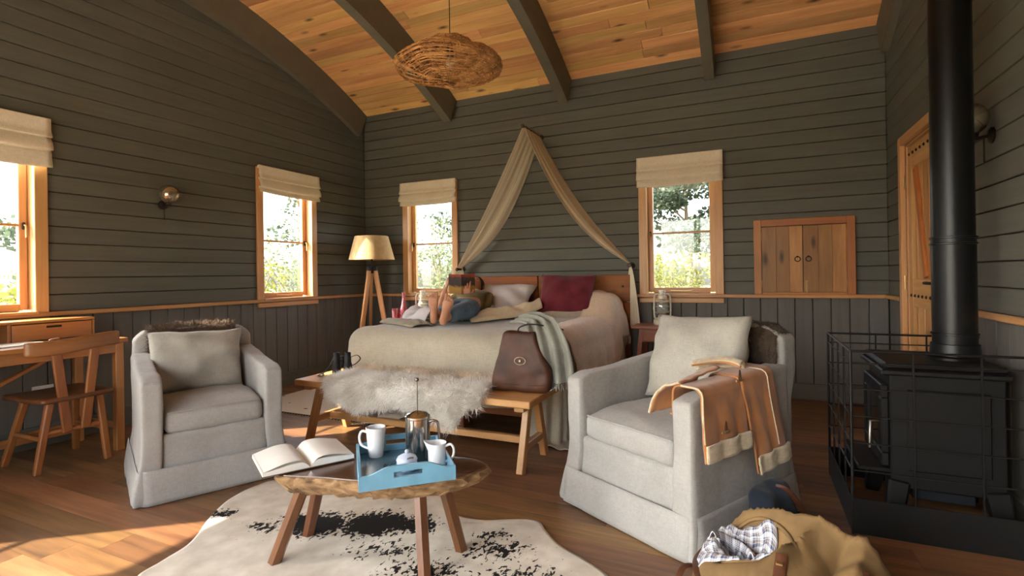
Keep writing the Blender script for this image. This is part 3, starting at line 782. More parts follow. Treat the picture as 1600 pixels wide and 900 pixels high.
cushion('cushion', 'square grey linen cushion propped in the armchair by the desk', 0.50, 0.38, 0.20, M['linen_c'], LA_LOC, LA_R, (-0.02, 0.120, 0.628), radians(-19), 0.03, 3)
cr = cushion('cushion', 'fluffy pale cushion leaning in the armchair with the suede jacket', 0.54, 0.45, 0.18, M['linen_c'], RA_LOC, RA_R, (0.005, 0.145, 0.69), radians(-21), -0.05, 8)

def fur_on(o_mesh, n, length, seed, lean=(0, 0, 0), up=0.6, spread=0.5, clump=0.9):
    """random roots on a mesh's faces -> list for strands()"""
    me = o_mesh.data; rnd = random.Random(seed); P = []
    ar = [p.area for p in me.polygons]; cum = []; t = 0
    for a in ar: t += a; cum.append(t)
    import bisect
    for _ in range(n):
        f = me.polygons[min(len(cum) - 1, bisect.bisect(cum, rnd.uniform(0, t)))]
        vsx = [me.vertices[i].co for i in f.vertices]; a, b = rnd.random(), rnd.random()
        p = vsx[0].lerp(vsx[1], a).lerp(vsx[-1].lerp(vsx[-2], a), b)
        fw3 = Vector((nz(p.x * 16 + 3, p.y * 16, p.z * 16), nz(p.y * 16 + 9, p.z * 16, p.x * 16), nz(p.z * 16 + 5, p.x * 16, p.y * 16))) * clump
        d = (f.normal * up + fw3 + Vector((rnd.gauss(0, 1), rnd.gauss(0, 1), rnd.gauss(0, 1))) * spread * 0.5 + Vector(lean)).normalized() * length * rnd.uniform(0.5, 1.2)
        P.append((p, d))
    return P
fp = fur_on(cr, 5000, 0.014, 5, (0, 0, -0.2), 0.6, 0.7)
strands('pile', fp, M['linen_c'], cr, 0.0008, 5, 0.4)

# hides thrown over the chair backs
def hide_throw(label, base, rz, x0, x1, bh, mat, seed, n, drop_f, drop_b, yb, fl_=0.035):
    r = root('hide_throw', label, 'throw', base, rz)
    def fn(u, v):
        x = lerp(x0, x1, u); t = lerp(-drop_f, drop_b, v) + 0.025 * nz(u * 6 + seed)
        rad = 0.085; arcl = pi * rad * 0.5
        top = bh - 0.035 * sstep(0.26, 0.35, abs(x)) + 0.018 * cos(x * 5) + 0.012
        if t < -arcl: y = -rad; z = -rad * 1.0 - (-arcl - t) * 0.97
        elif t > arcl: y = rad; z = -rad - (t - arcl)
        else: a = t / rad; y = rad * sin(a); z = rad * (cos(a) - 1)
        y2 = yb + y - (0.10 * max(0, -z - 0.05))
        return (x + 0.012 * nz(t * 8 + seed, u * 3), y2, top + z + 0.006 * nz(u * 9, v * 9 + seed))
    sk_ = sheet('hide', fn, 30, 30, mat, r, 0.006)
    strands('fur', fur_on(sk_, n, fl_, seed, (0, 0, -0.1), 0.8, 0.8), mat, r, 0.0011, seed, 0.4)
    return r
hide_throw('brown fur hide over the back of the armchair by the desk', LA_LOC, LA_R, -0.25, 0.23, 0.802, M['furbrown'], 3, 14000, 0.22, 0.16, 0.384, 0.040)
hide_throw('dark brown hide over the back of the armchair by the stove', RA_LOC, RA_R, 0.0, 0.325, 0.845, M['furdark'], 6, 18000, 0.38, 0.10, 0.392, 0.012)

# ------------------------------------------------------------------ bed
BX0, BX1, BY0, BZ = 1.40, 3.27, -1.94, 0.71
bed = root('bed', 'wide wooden bed with a plank headboard under the drape', 'bed', ((BX0 + BX1) / 2, -1.0, 0))
M['bedwood'] = wood('bed_wood_x', (104, 54, 18), (170, 98, 38), 'X', 0.6, 0.30, 0.7, 12.0)
M['bedwood_z'] = wood('bed_wood_z', (92, 46, 20), (150, 84, 40), 'Z', 0.45, 0.2, 0.2, 12.0, coat=0.2)
bw = BX1 - BX0; hbx0, hbx1 = 1.385 - bed.location.x, 3.335 - bed.location.x; hm = 2.365 - bed.location.x
for a, b in ((hbx0, hm - 0.004), (hm + 0.004, hbx1)):
    pn = bpy.data.objects.new('headboard_panel', None); COL.objects.link(pn); pn.parent = bed; pn.location = ((a + b) / 2, 0.955, 0)
    for z0, z1 in ((0.30, 0.565), (0.57, 0.835), (0.84, 1.105)):
        boxo('headboard_plank', (0, 0, (z0 + z1) / 2), (b - a, 0.05, z1 - z0), M['bedwood'], pn, 0.006)
    for sx in (-1, 1):
        lathe('bolt', [(0, 0), (0.012, 0), (0.012, 0.005), (0, 0.007)], M['black'], pn, (sx * ((b - a) / 2 - 0.07), -0.025, 0.99), 10, (pi / 2, 0, 0))
for x in (hbx0 + 0.05, hbx1 - 0.05): boxo('headboard_leg', (x, 0.945, 0.15), (0.09, 0.06, 0.30), M['bedwood_z'], bed, 0.006)
boxo('foot_rail', (0, -0.885, 0.215), (bw - 0.10, 0.04, 0.15), M['bedwood'], bed, 0.006)
for s in (-1, 1): boxo('side_rail', (s * (bw / 2 - 0.06), 0.02, 0.215), (0.04, 1.76, 0.15), M['bedwood'], bed, 0.006)
for s in (-1, 1):
    boxo('leg', (s * (bw / 2 - 0.10), -0.84, 0.07), (0.08, 0.08, 0.14), M['bedwood_z'], bed, 0.006)
boxo('leg', (0.12, -0.84, 0.07), (0.08, 0.08, 0.14), M['bedwood_z'], bed, 0.006)
soft_box('mattress', (0, 0.0, 0.48), (bw - 0.05, 1.84, 0.38), 0.08, (12, 12, 5), M['white'], bed)

def bed_top(x, y):
    z = BZ
    z += 0.225 * sstep(2.42, 2.66, x) * sstep(-0.62, -0.36, y) * (1 - 0.55 * sstep(3.05, 3.34, x))
    z -= 0.018 * math.exp(-(((x - 2.1) / 0.25) ** 2 + ((y + 1.45) / 0.35) ** 2))
    z += 0.010 * nz(x * 3.0, y * 3.0) + 0.006 * nz(x * 8, y * 8, 3)
    return z
def spread_fn(u, v):
    # flat cloth coordinates, draped over a box with a rounded rim
    D = 0.68; s = lerp(BX0 - D * 0.92, BX1 + D * 0.92, u); t = lerp(-0.10 if True else 0, BY0 - D, v)
    R_ = 0.14
    cx = max(BX0 + R_, min(BX1 - R_, s)); cy = max(BY0 + R_, t)
    dx, dy = s - cx, t - cy; d = sqrt(dx * dx + dy * dy)
    if d < 1e-6: return (s, t, bed_top(s, t))
    ux, uy = dx / d, dy / d; a = min(d / R_, pi / 2); ho = R_ * sin(a); ve = R_ * (1 - cos(a))
    rest = max(0.0, d - R_ * pi / 2)
    per = (s - cy if abs(uy) < 0.5 else s) * 1.0; ang = atan2(uy, ux)
    wav = sstep(0.0, 0.5, rest); wv = 0.022 * sin(per * 9 + ang * 7 + 0.7) + 0.016 * nz(per * 4, ang * 3)
    ho += rest * 0.10 + wav * wv
    z = bed_top(cx, cy) - ve - rest * 0.985
    if z < 0.012:
        ho += (0.012 - z) * 0.35; z = 0.012 + 0.006 * abs(nz(s * 20, t * 20))
    return (cx + ux * ho, cy + uy * ho, z)
# the middle of the foot drop is shorter than the corners
def spread_fn2(u, v):
    x, y, z = spread_fn(u, v)
    return (x, y, z)
def build_spread():
    me = grid_mesh('bedspread', spread_fn2, 110, 84, 0.0)
    bm = bmesh.new(); bm.from_mesh(me)
    kill = []
    for f in bm.faces:
        c = f.calc_center_median()
        hem = 0.20 + 0.03 * nz(c.x * 3)
        if c.y < BY0 + 0.02 and BX0 + 0.14 < c.x < BX1 - 0.25 and c.z < hem: kill.append(f)
    bmesh.ops.delete(bm, geom=kill, context='FACES'); bm.to_mesh(me); bm.free(); shade(me, 180)
    o = mobj('bedspread', me, M['spread'])
    sm = o.modifiers.new('thick', 'SOLIDIFY'); sm.thickness = 0.007; sm.offset = 1
    return setk(o, 'cream woven bedspread covering the bed down to the floor', 'bedspread')
build_spread()
# peach throw down the window side of the bed, with a fringe
th = root('throw_blanket', 'peach fringed throw hanging down the lantern side of the bed', 'blanket', (0, 0, 0))
def throw_fn(u, v):
    y = lerp(-0.16, -1.74, u); s = lerp(3.00 + 0.03 * nz(u * 5), 3.27 + 0.36 + 0.05 * nz(u * 3 + 4), v)
    R_ = 0.14; cx = min(BX1 - R_, s); d = s - cx; zt = bed_top(min(s, BX1 - 0.05), y)
    if d <= 0: return (s, y, zt + 0.016)
    a = min(d / R_, pi / 2); rest = max(0, d - R_ * pi / 2)
    wv = 0.016 * sin(y * 22) * sstep(0, 0.25, rest)
    return (cx + (R_ + 0.016) * sin(a) + rest * 0.11 + 0.024 * sstep(0, .1, rest) + wv, y + 0.01 * nz(v * 5, y * 5), bed_top(cx, y) + 0.016 - (R_ + 0.0) * (1 - cos(a)) - rest * 0.98)
sheet('throw_cloth', throw_fn, 64, 30, M['peach'], th, 0.006)
for k in range(70):
    p = Vector(throw_fn((k + 0.5) / 70, 1.0)); 
    tube('fringe_tassel', [p, p + Vector((0.006, random.uniform(-.008, .008), -0.035)), p + Vector((0.004, random.uniform(-.012, .012), -0.075))], [0.003, 0.0032, 0.0015], M['peach'], th, 5)

# folded covers beside the reader
def blob_sheet(name, label, cat, pts, wid, amp, mat, seed, lift=0.02):
    """a rumpled band of cloth along a path on the bed"""
    sp = spline(pts, 8); n = len(sp) - 1
    def fn(u, v):
        i = min(n, int(round(u * n))); p = sp[i]; q_ = sp[min(n, i + 1)] - sp[max(0, i - 1)]; sd = Vector((-q_.y, q_.x, 0)).normalized()
        wd = wid * (0.65 + 0.5 * sin(pi * min(1, max(0, u)) ** 0.8) + 0.15 * nz(u * 4 + seed)); o = (v - 0.5) * wd
        z = amp * (1 - (2 * v - 1) ** 2) ** 0.7 * (0.7 + 0.6 * nz(u * 5 + seed, v * 2)) + 0.02 * nz(u * 12 + seed, v * 7) * (1 - abs(2 * v - 1))
        return (p.x + sd.x * o, p.y + sd.y * o, p.z + max(0.0, z) + lift * 0.3)
    o = sheet(name, fn, n, 18, mat, None, 0.006); return setk(o, label, cat)
blob_sheet('white_sheet', 'white sheet bunched up by the reader\'s feet at the bed edge', 'sheet', [(1.44, -1.02, 0.705), (1.62, -1.10, 0.715), (1.80, -1.24, 0.715), (1.92, -1.34, 0.70)], 0.34, 0.135, M['white'], 2)
M['cream2'] = cloth('cream_cover', (216, 200, 166), (234, 220, 190), 0.95, 200, 0.3, 3.0)
M['stripe'] = cloth('grey_blanket', (158, 150, 130), (182, 174, 152), 0.95, 180, 0.35, 3.0)
blob_sheet('folded_blanket', 'grey-beige blanket folded flat along the lamp side of the bed', 'blanket', [(1.40, -1.30, 0.702), (1.60, -1.42, 0.716), (1.80, -1.52, 0.716), (1.97, -1.62, 0.705)], 0.28, 0.035, M['stripe'], 5)
blob_sheet('turned_back_cover', 'cream cover twisted up between the reader and the maroon cushion', 'blanket', [(2.12, -1.18, 0.705), (2.24, -1.00, 0.725), (2.36, -0.82, 0.735), (2.46, -0.66, 0.76), (2.56, -0.55, 0.80)], 0.30, 0.105, M['cream2'], 9)

# pillows
cushion('pillow', 'white pillow against the headboard behind the reader', 0.72, 0.46, 0.20, M['white'], (2.02, -0.30, 0), 0.0, (0, 0, 0.865), radians(-52), 0.0, 12, 0.5)
cushion('cushion', 'maroon square cushion leaning on the bed', 0.54, 0.42, 0.17, M['maroon'], (2.80, -0.43, 0), radians(4), (0, 0, 0.925), radians(-27), 0.03, 15, 0.45)

# ------------------------------------------------------------------ the reader on the bed
M['skin'] = plain('skin', (196, 142, 112), 0.5, var=0.04, scale=14); M['skin'].node_tree.nodes['Principled BSDF'].inputs['Subsurface Weight'].default_value = 0.08
M['denim'] = cloth('denim', (70, 96, 120), (112, 140, 160), 0.9, 420, 0.3, 7.0)
M['denim_d'] = cloth('denim_dark', (24, 29, 40), (38, 46, 60), 0.9, 420, 0.3, 7.0)
M['olive'] = cloth('olive_shirt', (112, 100, 62), (146, 132, 86), 0.9, 320, 0.3, 6.0)
M['hair'] = plain('hair_brown', (82, 54, 34), 0.45, var=0.15, scale=30)
def V3(*a): return Vector(a)
J = {'pelvis': (V3(2.02, -1.00, .815), (.135, .10)), 'spine': (V3(1.96, -.80, .85), (.12, .095)), 'chest': (V3(1.88, -.60, .895), (.135, .105)),
     'neck': (V3(1.80, -.44, .945), .052), 'head0': (V3(1.775, -.385, .985), .066), 'head1': (V3(1.755, -.325, 1.005), .084), 'head2': (V3(1.735, -.265, 1.012), .066),
     'hipR': (V3(2.115, -1.06, .80), .088), 'kneeR': (V3(2.165, -1.36, .815), .056), 'calfR': (V3(2.18, -1.50, .80), .052), 'ankR': (V3(2.188, -1.635, .785), .034),
     'hipL': (V3(1.95, -1.09, .80), .088), 'kneeL': (V3(2.03, -1.33, .82), .056), 'calfL': (V3(2.055, -1.46, .805), .052), 'ankL': (V3(2.072, -1.585, .79), .034),
     'shR': (V3(2.02, -.53, .895), .058), 'elR': (V3(2.04, -.72, .80), .042), 'wrR': (V3(1.945, -.825, .905), .025),
     'shL': (V3(1.73, -.63, .90), .058), 'elL': (V3(1.605, -.80, .79), .042), 'wrL': (V3(1.700, -.835, .99), .025)}
body = skin_obj('person', J, [('pelvis', 'spine'), ('spine', 'chest'), ('chest', 'neck'), ('neck', 'head0'), ('head0', 'head1'), ('head1', 'head2'),
    ('pelvis', 'hipR'), ('hipR', 'kneeR'), ('kneeR', 'calfR'), ('calfR', 'ankR'), ('pelvis', 'hipL'), ('hipL', 'kneeL'), ('kneeL', 'calfL'), ('calfL', 'ankL'),
    ('chest', 'shR'), ('shR', 'elR'), ('elR', 'wrR'), ('chest', 'shL'), ('shL', 'elL'), ('elL', 'wrL')], M['skin'])
bm = bmesh.new(); bm.from_mesh(body.data)
def add_ell(bm, c, ax, n=10):
    """ellipsoid with axis vectors ax=(a,b,c)"""
    r = bmesh.ops.create_uvsphere(bm, u_segments=n, v_segments=max(6, n - 2), radius=1.0)
    for v in r['verts']: v.co = Vector(c) + ax[0] * v.co.x + ax[1] * v.co.y + ax[2] * v.co.z
def add_foot(bm, heel, toe, sole, ankle, flip):
    heel, toe, sole = Vector(heel), Vector(toe), Vector(sole).normalized(); Lv = toe - heel; L = Lv.length; a = Lv / L
    sole = (sole - a * sole.dot(a)).normalized(); s = a.cross(sole).normalized() * flip
    prof = [(-0.02, .010, .012, .012), (0.0, .022, .022, .020), (.10, .031, .034, .024), (.25, .030, .040, .026), (.45, .030, .038, .030), (.62, .037, .032, .026), (.76, .042, .025, .021), (.86, .040, .019, .017), (.92, .034, .013, .013)]
    rings = []
    for t, wx, up, dn in prof:
        c = heel + a * (t * L) - sole * (0.004 + 0.006 * math.exp(-((t - .42) / .14) ** 2)) - s * 0.004 * sin(pi * t)
        ring = []
        for k in range(14):
            an = 2 * pi * k / 14; yv = sin(an); ring.append(bm.verts.new(c + s * wx * cos(an) + sole * (yv * (dn if yv > 0 else up))))
        rings.append(ring)
    for A, B_ in zip(rings, rings[1:]):
        for k in range(14): bm.faces.new((A[k], A[(k + 1) % 14], B_[(k + 1) % 14], B_[k]))
    bm.faces.new(rings[0][::-1]); bm.faces.new(rings[-1])
    for k, (o, st, ln, rr) in enumerate(((-.030, .88, .050, .0135), (-.011, .90, .038, .0095), (.005, .885, .034, .009), (.019, .86, .031, .0085), (.031, .82, .028, .008))):
        b0 = heel + a * (st * L) + s * o - sole * 0.004
        add_tube(bm, spline([b0 - a * .012, b0 + a * ln * .5 - sole * .002, b0 + a * ln * .85 + sole * .003, b0 + a * ln], 3), [rr * .9] * 3 + [rr] * 3 + [rr * 1.05] * 3 + [rr * .55], 8)
        add_ell(bm, b0 + a * ln * .92 + sole * .002, (s * rr, a * rr, sole * rr), 8)
    add_tube(bm, [Vector(ankle), heel + a * (.16 * L) - sole * .02, heel + a * (.28 * L) - sole * .012], [.034, .034, .026], 10)
add_foot(bm, (2.192, -1.672, .738), (2.288, -1.712, .945), (.36, -.93, -.20), (2.188, -1.625, .785), 1)
add_foot(bm, (2.076, -1.622, .742), (2.094, -1.655, .968), (.25, -.96, -.14), (2.072, -1.575, .79), -1)
def add_hand(bm, wrist, d, palm, thumb_side, curl, spread=0.16, sc=1.0, thumb=(0.6, 0.5)):
    w_, d, palm = Vector(wrist), Vector(d).normalized(), Vector(palm).normalized(); palm = (palm - d * palm.dot(d)).normalized(); s = d.cross(palm).normalized() * thumb_side
    rg = []
    for t, wx, th_ in ((-.012, .022, .018), (.015, .026, .016), (.045, .036, .015), (.075, .039, .013), (.092, .037, .010)):
        c = w_ + d * t * sc; rg.append([bm.verts.new(c + s * wx * sc * cos(2 * pi * k / 12) + palm * th_ * sc * sin(2 * pi * k / 12)) for k in range(12)])
    for A, B_ in zip(rg, rg[1:]):
        for k in range(12): bm.faces.new((A[k], A[(k + 1) % 12], B_[(k + 1) % 12], B_[k]))
    bm.faces.new(rg[0][::-1]); bm.faces.new(rg[-1])
    for k, (o, ln, rr) in enumerate(((.029, .070, .0085), (.010, .079, .009), (-.009, .074, .0085), (-.027, .058, .0075))):
        p = w_ + (d * .084 + s * o) * sc; dd = (d + s * spread * (1.5 - k) / 1.5).normalized(); pts = [p - dd * .012]; ang = 0.0
        for q_, fr in enumerate((.44, .31, .25)):
            ang += curl[q_]; dirv = dd * cos(ang) + palm * sin(ang); pts.append(pts[-1] + dirv * (ln * fr + (.012 if q_ == 0 else 0)) * sc)
        sp = spline(pts, 3); add_tube(bm, sp, [rr * sc * (1.05 - .3 * i / len(sp)) for i in range(len(sp))], 8)
        add_ell(bm, sp[-1], (s * rr * .75, palm * rr * .75, dd * rr * .8), 8)
    p = w_ + (d * .028 + s * .026) * sc; td = (d * thumb[0] + s * .75 + palm * thumb[1]).normalized()
    pts = [p - td * .012, p + td * .030, p + td * .030 + (td + d * .5).normalized() * .028]; sp = spline(pts, 4)
    add_tube(bm, sp, [.0125 * sc * (1 - .3 * i / len(sp)) for i in range(len(sp))], 8); add_ell(bm, sp[-1], (s * .0085, palm * .0085, td * .009), 8)
add_hand(bm, J['wrR'][0], (-.10, -.10, .98), (-.35, .90, .10), -1, (.18, .22, .16), 0.22)
add_hand(bm, J['wrL'][0], (.30, .05, .92), (.60, .75, -.05), 1, (.35, .40, .3), 0.12)
# face
hc_ = Vector((1.757, -.325, 1.005)); fd = Vector((.24, -.74, .62)).normalized(); cu = Vector((-.20, .62, .76)); cu = (cu - fd * cu.dot(fd)).normalized(); rs = fd.cross(cu)
add_ell(bm, hc_ + fd * .030, (rs * .066, cu * .090, fd * .062), 14)
add_tube(bm, [hc_ + fd * .084 + cu * .018, hc_ + fd * .104 - cu * .020], [.008, .014], 8); add_ell(bm, hc_ + fd * .098 - cu * .022, (rs * .016, cu * .011, fd * .014), 8)
for sg in (-1, 1):
    add_ell(bm, hc_ + rs * sg * .076 - cu * .008, (rs * .010, cu * .030, fd * .018), 8)
    add_ell(bm, hc_ + fd * .083 + rs * sg * .030 + cu * .016, (rs * .014, cu * .009, fd * .010), 8)
add_ell(bm, hc_ + fd * .088 - cu * .050, (rs * .024, cu * .008, fd * .009), 8)
bmesh.ops.recalc_face_normals(bm, faces=bm.faces); bm.to_mesh(body.data); bm.free(); shade(body.data, 180)
setk(body, 'barefoot person in jeans and olive shirt lying on the bed reading', 'person')
for sg in (-1, 1):
    lathe('iris', [(0, .004), (.005, .003), (.006, 0)], M['black'], body, hc_ + fd * .092 + rs * sg * .030 + cu * .016, 10, fd.to_track_quat('Z', 'Y').to_euler())
K = {'pelvis': (J['pelvis'][0], (.155, .118)), 'waist': (V3(1.985, -.885, .835), (.145, .112)), 'hipR': (J['hipR'][0], .106), 'kneeR': (J['kneeR'][0], .076), 'calfR': (V3(2.185, -1.52, .80), .066), 'endR': (V3(2.19, -1.595, .788), .058),
     'hipL': (J['hipL'][0], .106), 'kneeL': (J['kneeL'][0], .076), 'calfL': (V3(2.06, -1.47, .80), .064), 'endL': (V3(2.07, -1.55, .79), .056)}
skin_obj('jeans', K, [('pelvis', 'waist'), ('pelvis', 'hipR'), ('hipR', 'kneeR'), ('kneeR', 'calfR'), ('calfR', 'endR'), ('pelvis', 'hipL'), ('hipL', 'kneeL'), ('kneeL', 'calfL'), ('calfL', 'endL')], M['denim'], body)
K = {'chest': (J['chest'][0], (.155, .125)), 'spine': (J['spine'][0], (.145, .115)), 'hem': (V3(2.02, -.955, .822), (.165, .130)), 'col': (V3(1.815, -.475, .935), .075), 'shR': (J['shR'][0], .074), 'elR': (V3(2.045, -.70, .808), .062), 'cufR': (V3(2.015, -.755, .835), .050),
     'shL': (J['shL'][0], .074), 'elL': (V3(1.62, -.775, .80), .060), 'cufL': (V3(1.630, -.81, .85), .046)}
skin_obj('shirt', K, [('chest', 'spine'), ('spine', 'hem'), ('chest', 'col'), ('chest', 'shR'), ('shR', 'elR'), ('elR', 'cufR'), ('chest', 'shL'), ('shL', 'elL'), ('elL', 'cufL')], M['olive'], body)
hb = bmesh.new(); add_ell(hb, hc_ - fd * .012 + cu * .022, (rs * .090, cu * .102, fd * .088), 18)
for v in hb.verts: v.co += Vector((nz(v.co.x * 30, v.co.y * 30, v.co.z * 30), nz(v.co.y * 30, v.co.z * 30), nz(v.co.z * 30, v.co.x * 30))) * .006
hr = bmesh_obj('hair', hb, M['hair'], body, smooth=180)

# the paperback in the reader's hands
bk = root('open_paperback', 'paperback with a dusk savannah cover held up by the reader', 'book', (1.897, -.868, 1.035))
bk.rotation_euler = (radians(6), 0, radians(24))
q = NT('paperback_cover', 0.45); tc = q.n('TexCoord'); sx = q.n('SeparateXYZ'); q.l(tc.outputs['Object'], sx.inputs[0])
f = q.noise(q.coords((30, 30, 60), False), 1.0, 3); ad = q.n('MapRange'); ad.inputs['From Min'].default_value = -.095; ad.inputs['From Max'].default_value = .095; q.l(sx.outputs[2], ad.inputs['Value'])
a2 = q.n('Math', operation='MULTIPLY_ADD'); a2.inputs[1].default_value = .25; q.l(f, a2.inputs[0]); q.l(ad.outputs[0], a2.inputs[2])
q.col(q.ramp(a2.outputs[0], [(0.12, lin((150, 108, 46))), (0.45, lin((176, 132, 58))), (0.58, lin((58, 44, 38))), (0.95, lin((70, 52, 46))), (1.0, lin((150, 62, 40)))]))
M['cover'] = q.m
M['paper'] = plain('book_paper', (226, 220, 206), 0.9, var=0.03, scale=20)
for sg in (-1, 1):
    M2 = Matrix.Rotation(sg * radians(24), 4, 'Z')
    bm = bmesh.new(); add_box(bm, (sg * .070, 0, 0), (.136, .003, .19), .0008); bm.transform(M2); bmesh_obj('cover', bm, M['cover'], bk)
    bm = bmesh.new(); add_box(bm, (sg * .068, .007, 0), (.128, .010, .182), .001); bm.transform(M2); bmesh_obj('page_block', bm, M['paper'], bk)
boxo('spine', (0, -.001, 0), (.014, .004, .19), M['cover'], bk, .001)

# ------------------------------------------------------------------ drape over the bed
q = NT('drape_cotton', 0.9, spec=0.15); uvn = q.n('UVMap'); sx = q.n('SeparateXYZ'); q.l(uvn.outputs[0], sx.inputs[0])
mm = q.n('Math', operation='MULTIPLY'); mm.inputs[1].default_value = 17.0; q.l(sx.outputs[0], mm.inputs[0]); fr = q.n('Math', operation='FRACT'); q.l(mm.outputs[0], fr.inputs[0])
cc = q.ramp(fr.outputs[0], [(0.0, lin((240, 230, 206))), (0.80, lin((242, 233, 212))), (0.83, lin((178, 156, 124))), (0.90, lin((178, 156, 124))), (0.93, lin((240, 230, 206)))])
q.col(cc); tl = q.n('BsdfTranslucent'); q.l(cc, tl.inputs[0]); mxs = q.n('MixShader'); mxs.inputs[0].default_value = 0.25
q.l(q.b.outputs[0], mxs.inputs[1]); q.l(tl.outputs[0], mxs.inputs[2]); q.l(mxs.outputs[0], q.out.inputs[0]); M['drape'] = q.m
M['knob'] = wood('knob_wood', (52, 36, 26), (76, 54, 38), 'Y', 0.4, 0.1)
dp = root('bed_drape', 'cream striped cotton drape hung from a peg above the bed', 'drape', (2.40, 0, 0))
def drape_side(name, endx, pegl, ez, sag0, sag1, tail):
    S0 = Vector((0, -0.03, 2.595)); S1 = Vector((0, -0.47, 2.595)); ex = endx - 2.40
    def fn(u, v):
        s = S0.lerp(S1, u) + Vector((0, 0, 0.004)); e = Vector((ex, -0.035 - (pegl - .04) * u, ez + .012))
        vm = 0.76 if tail else 1.0
        if v <= vm:
            t = v / vm; p = s.lerp(e, t); sg_ = lerp(sag0, sag1, u) * sin(pi * t ** 0.85) * (1 + 0.10 * sin(u * 9)); p.z -= sg_
            pl = sin(u * 30 + 1.2) * 0.016 * sin(pi * min(1, t * 1.05 + .02)) ** 0.6; p.x += pl * (0.6 if ex < 0 else -0.6); p.z += pl * 0.6
            p.y += 0.012 * sin(u * 17) * sin(pi * t)
        else:
            t = (v - vm) / (1 - vm); p = e + Vector(((0.02 * t + 0.15 * (u - 0.5) * t ** 0.45 + .012 * sin(u * 26) * t) * (1 if ex > 0 else -1), -0.03 * t * u, -tail * t))
        return p
    return sheet(name, fn, 54, 60, M['drape'], dp, 0.0025)
drape_side('drape_panel', 1.418, 0.135, 1.196, 0.30, 0.05, 0.42)
drape_side('drape_panel', 3.345, 0.13, 1.200, 0.13, 0.27, 0.62)
def peg(name, x, z, L, parent=dp, r=0.012):
    tube(name, [(x, 0.0, z), (x, -L, z)], r, M['knob'], parent, 10)
    lathe('peg_knob', [(0, -.016), (.014, -.012), (.021, 0), (.014, .012), (0, .016)], M['knob'], parent, (x, -L - .006, z), 14, (pi / 2, 0, 0))
    lathe('peg_rose', [(0, 0), (.03, 0), (.03, .006), (.02, .014), (0, .014)], M['knob'], parent, (x, 0.0, z), 14, (pi / 2, 0, 0))
peg('peg', 0.0, 2.58, 0.49); peg('peg', 1.418 - 2.40, 1.190, 0.14); peg('peg', 3.345 - 2.40, 1.195, 0.14)

# ------------------------------------------------------------------ bench at the foot of the bed
M['oak'] = wood('bench_oak_x', (176, 126, 74), (216, 168, 108), 'X', 0.38, 0.12, 0.15, 14.0, coat=0.35)
M['oak_y'] = wood('bench_oak_y', (168, 120, 70), (208, 160, 102), 'Y', 0.42, 0.12, 0.0, 14.0, coat=0.2)
M['oak_z'] = wood('bench_oak_z', (168, 118, 68), (210, 160, 100), 'Z', 0.42, 0.12, 0.0, 14.0, coat=0.2)
bn = root('bench', 'low oak trestle bench at the foot of the bed', 'bench', (2.435, -2.32, 0))
for y in (-.122, .122): boxo('top_plank', (0, y, .405), (1.75, .241, .04), M['oak'], bn, .005)
for x in (-.80, .79):
    boxo('batten', (x, 0, .368), (.06, .40, .034), M['oak_y'], bn, .004)
    for s in (-1, 1): bar_between('leg', (x, s * .185, 0.0), (x, s * .075, .352), .052, .040, M['oak_z'], bn, .004, up=(1, 0, 0))
    boxo('cross_stretcher', (x, 0, .135), (.034, .25, .045), M['oak_y'], bn, .004)
boxo('stretcher', (-.005, 0, .135), (1.55, .036, .042), M['oak'], bn, .004)

# sheepskin
sk_r = root('sheepskin', 'cream sheepskin with a tan back thrown over the bench', 'sheepskin', (2.41, -2.32, .426))
def skin_edge(u): return 0.62 + 0.03 * nz(u * 5 + 2) + 0.02 * nz(u * 13) - 0.10 * (sstep(.12, 0, u)) + 0.085 * math.exp(-((u - .83) / .07) ** 2) - 0.05 * math.exp(-((u - .97) / .06) ** 2) + 0.03 * math.exp(-((u - .25) / .1) ** 2)
def sk_fn(u, v):
    x = lerp(-.57, .575, u) + (0.05 * nz(v * 3 + 7) if u < .3 else 0.05 * nz(v * 3 + 1)) + (v - .5) * .06; t = v * skin_edge(u)
    back = .235 - 0.03 * abs(nz(u * 6 + 3)); flat = .475; z = .020 + .016 * nz(x * 7, v * 5) + .010 * nz(x * 15, v * 11)
    if t < flat: y = back - t
    else:
        d = t - flat; a = min(d / .04, pi / 2); rest = max(0, d - .04 * pi / 2); y = back - flat - .04 * sin(a) - rest * .08; z -= .04 * (1 - cos(a)) + rest
    if u < .03 or u > .97: z -= 0.0
    return (x, y, z)
sh_ = sheet('hide', sk_fn, 50, 40, M['furcream'], sk_r, 0.008)
allp = fur_on(sh_, 120000, 0.040, 3, (0, -.10, -.10), 0.8, 0.6, 1.3)
allp = [(p, d) for p, d in allp if not (p.z < .002 and p.y > -.235)]
tan, cream = [], []
for k, (p, d) in enumerate(allp):
    b = sstep(-.06, .10, p.y + .10 * nz(p.x * 6, p.y * 6))
    (tan if random.random() < b * .8 else cream).append((p, d))
strands('fleece', cream, M['furcream'], sk_r, 0.0010, 3, 0.6); strands('fleece', tan, M['furtan'], sk_r, 0.0010, 4, 0.6)

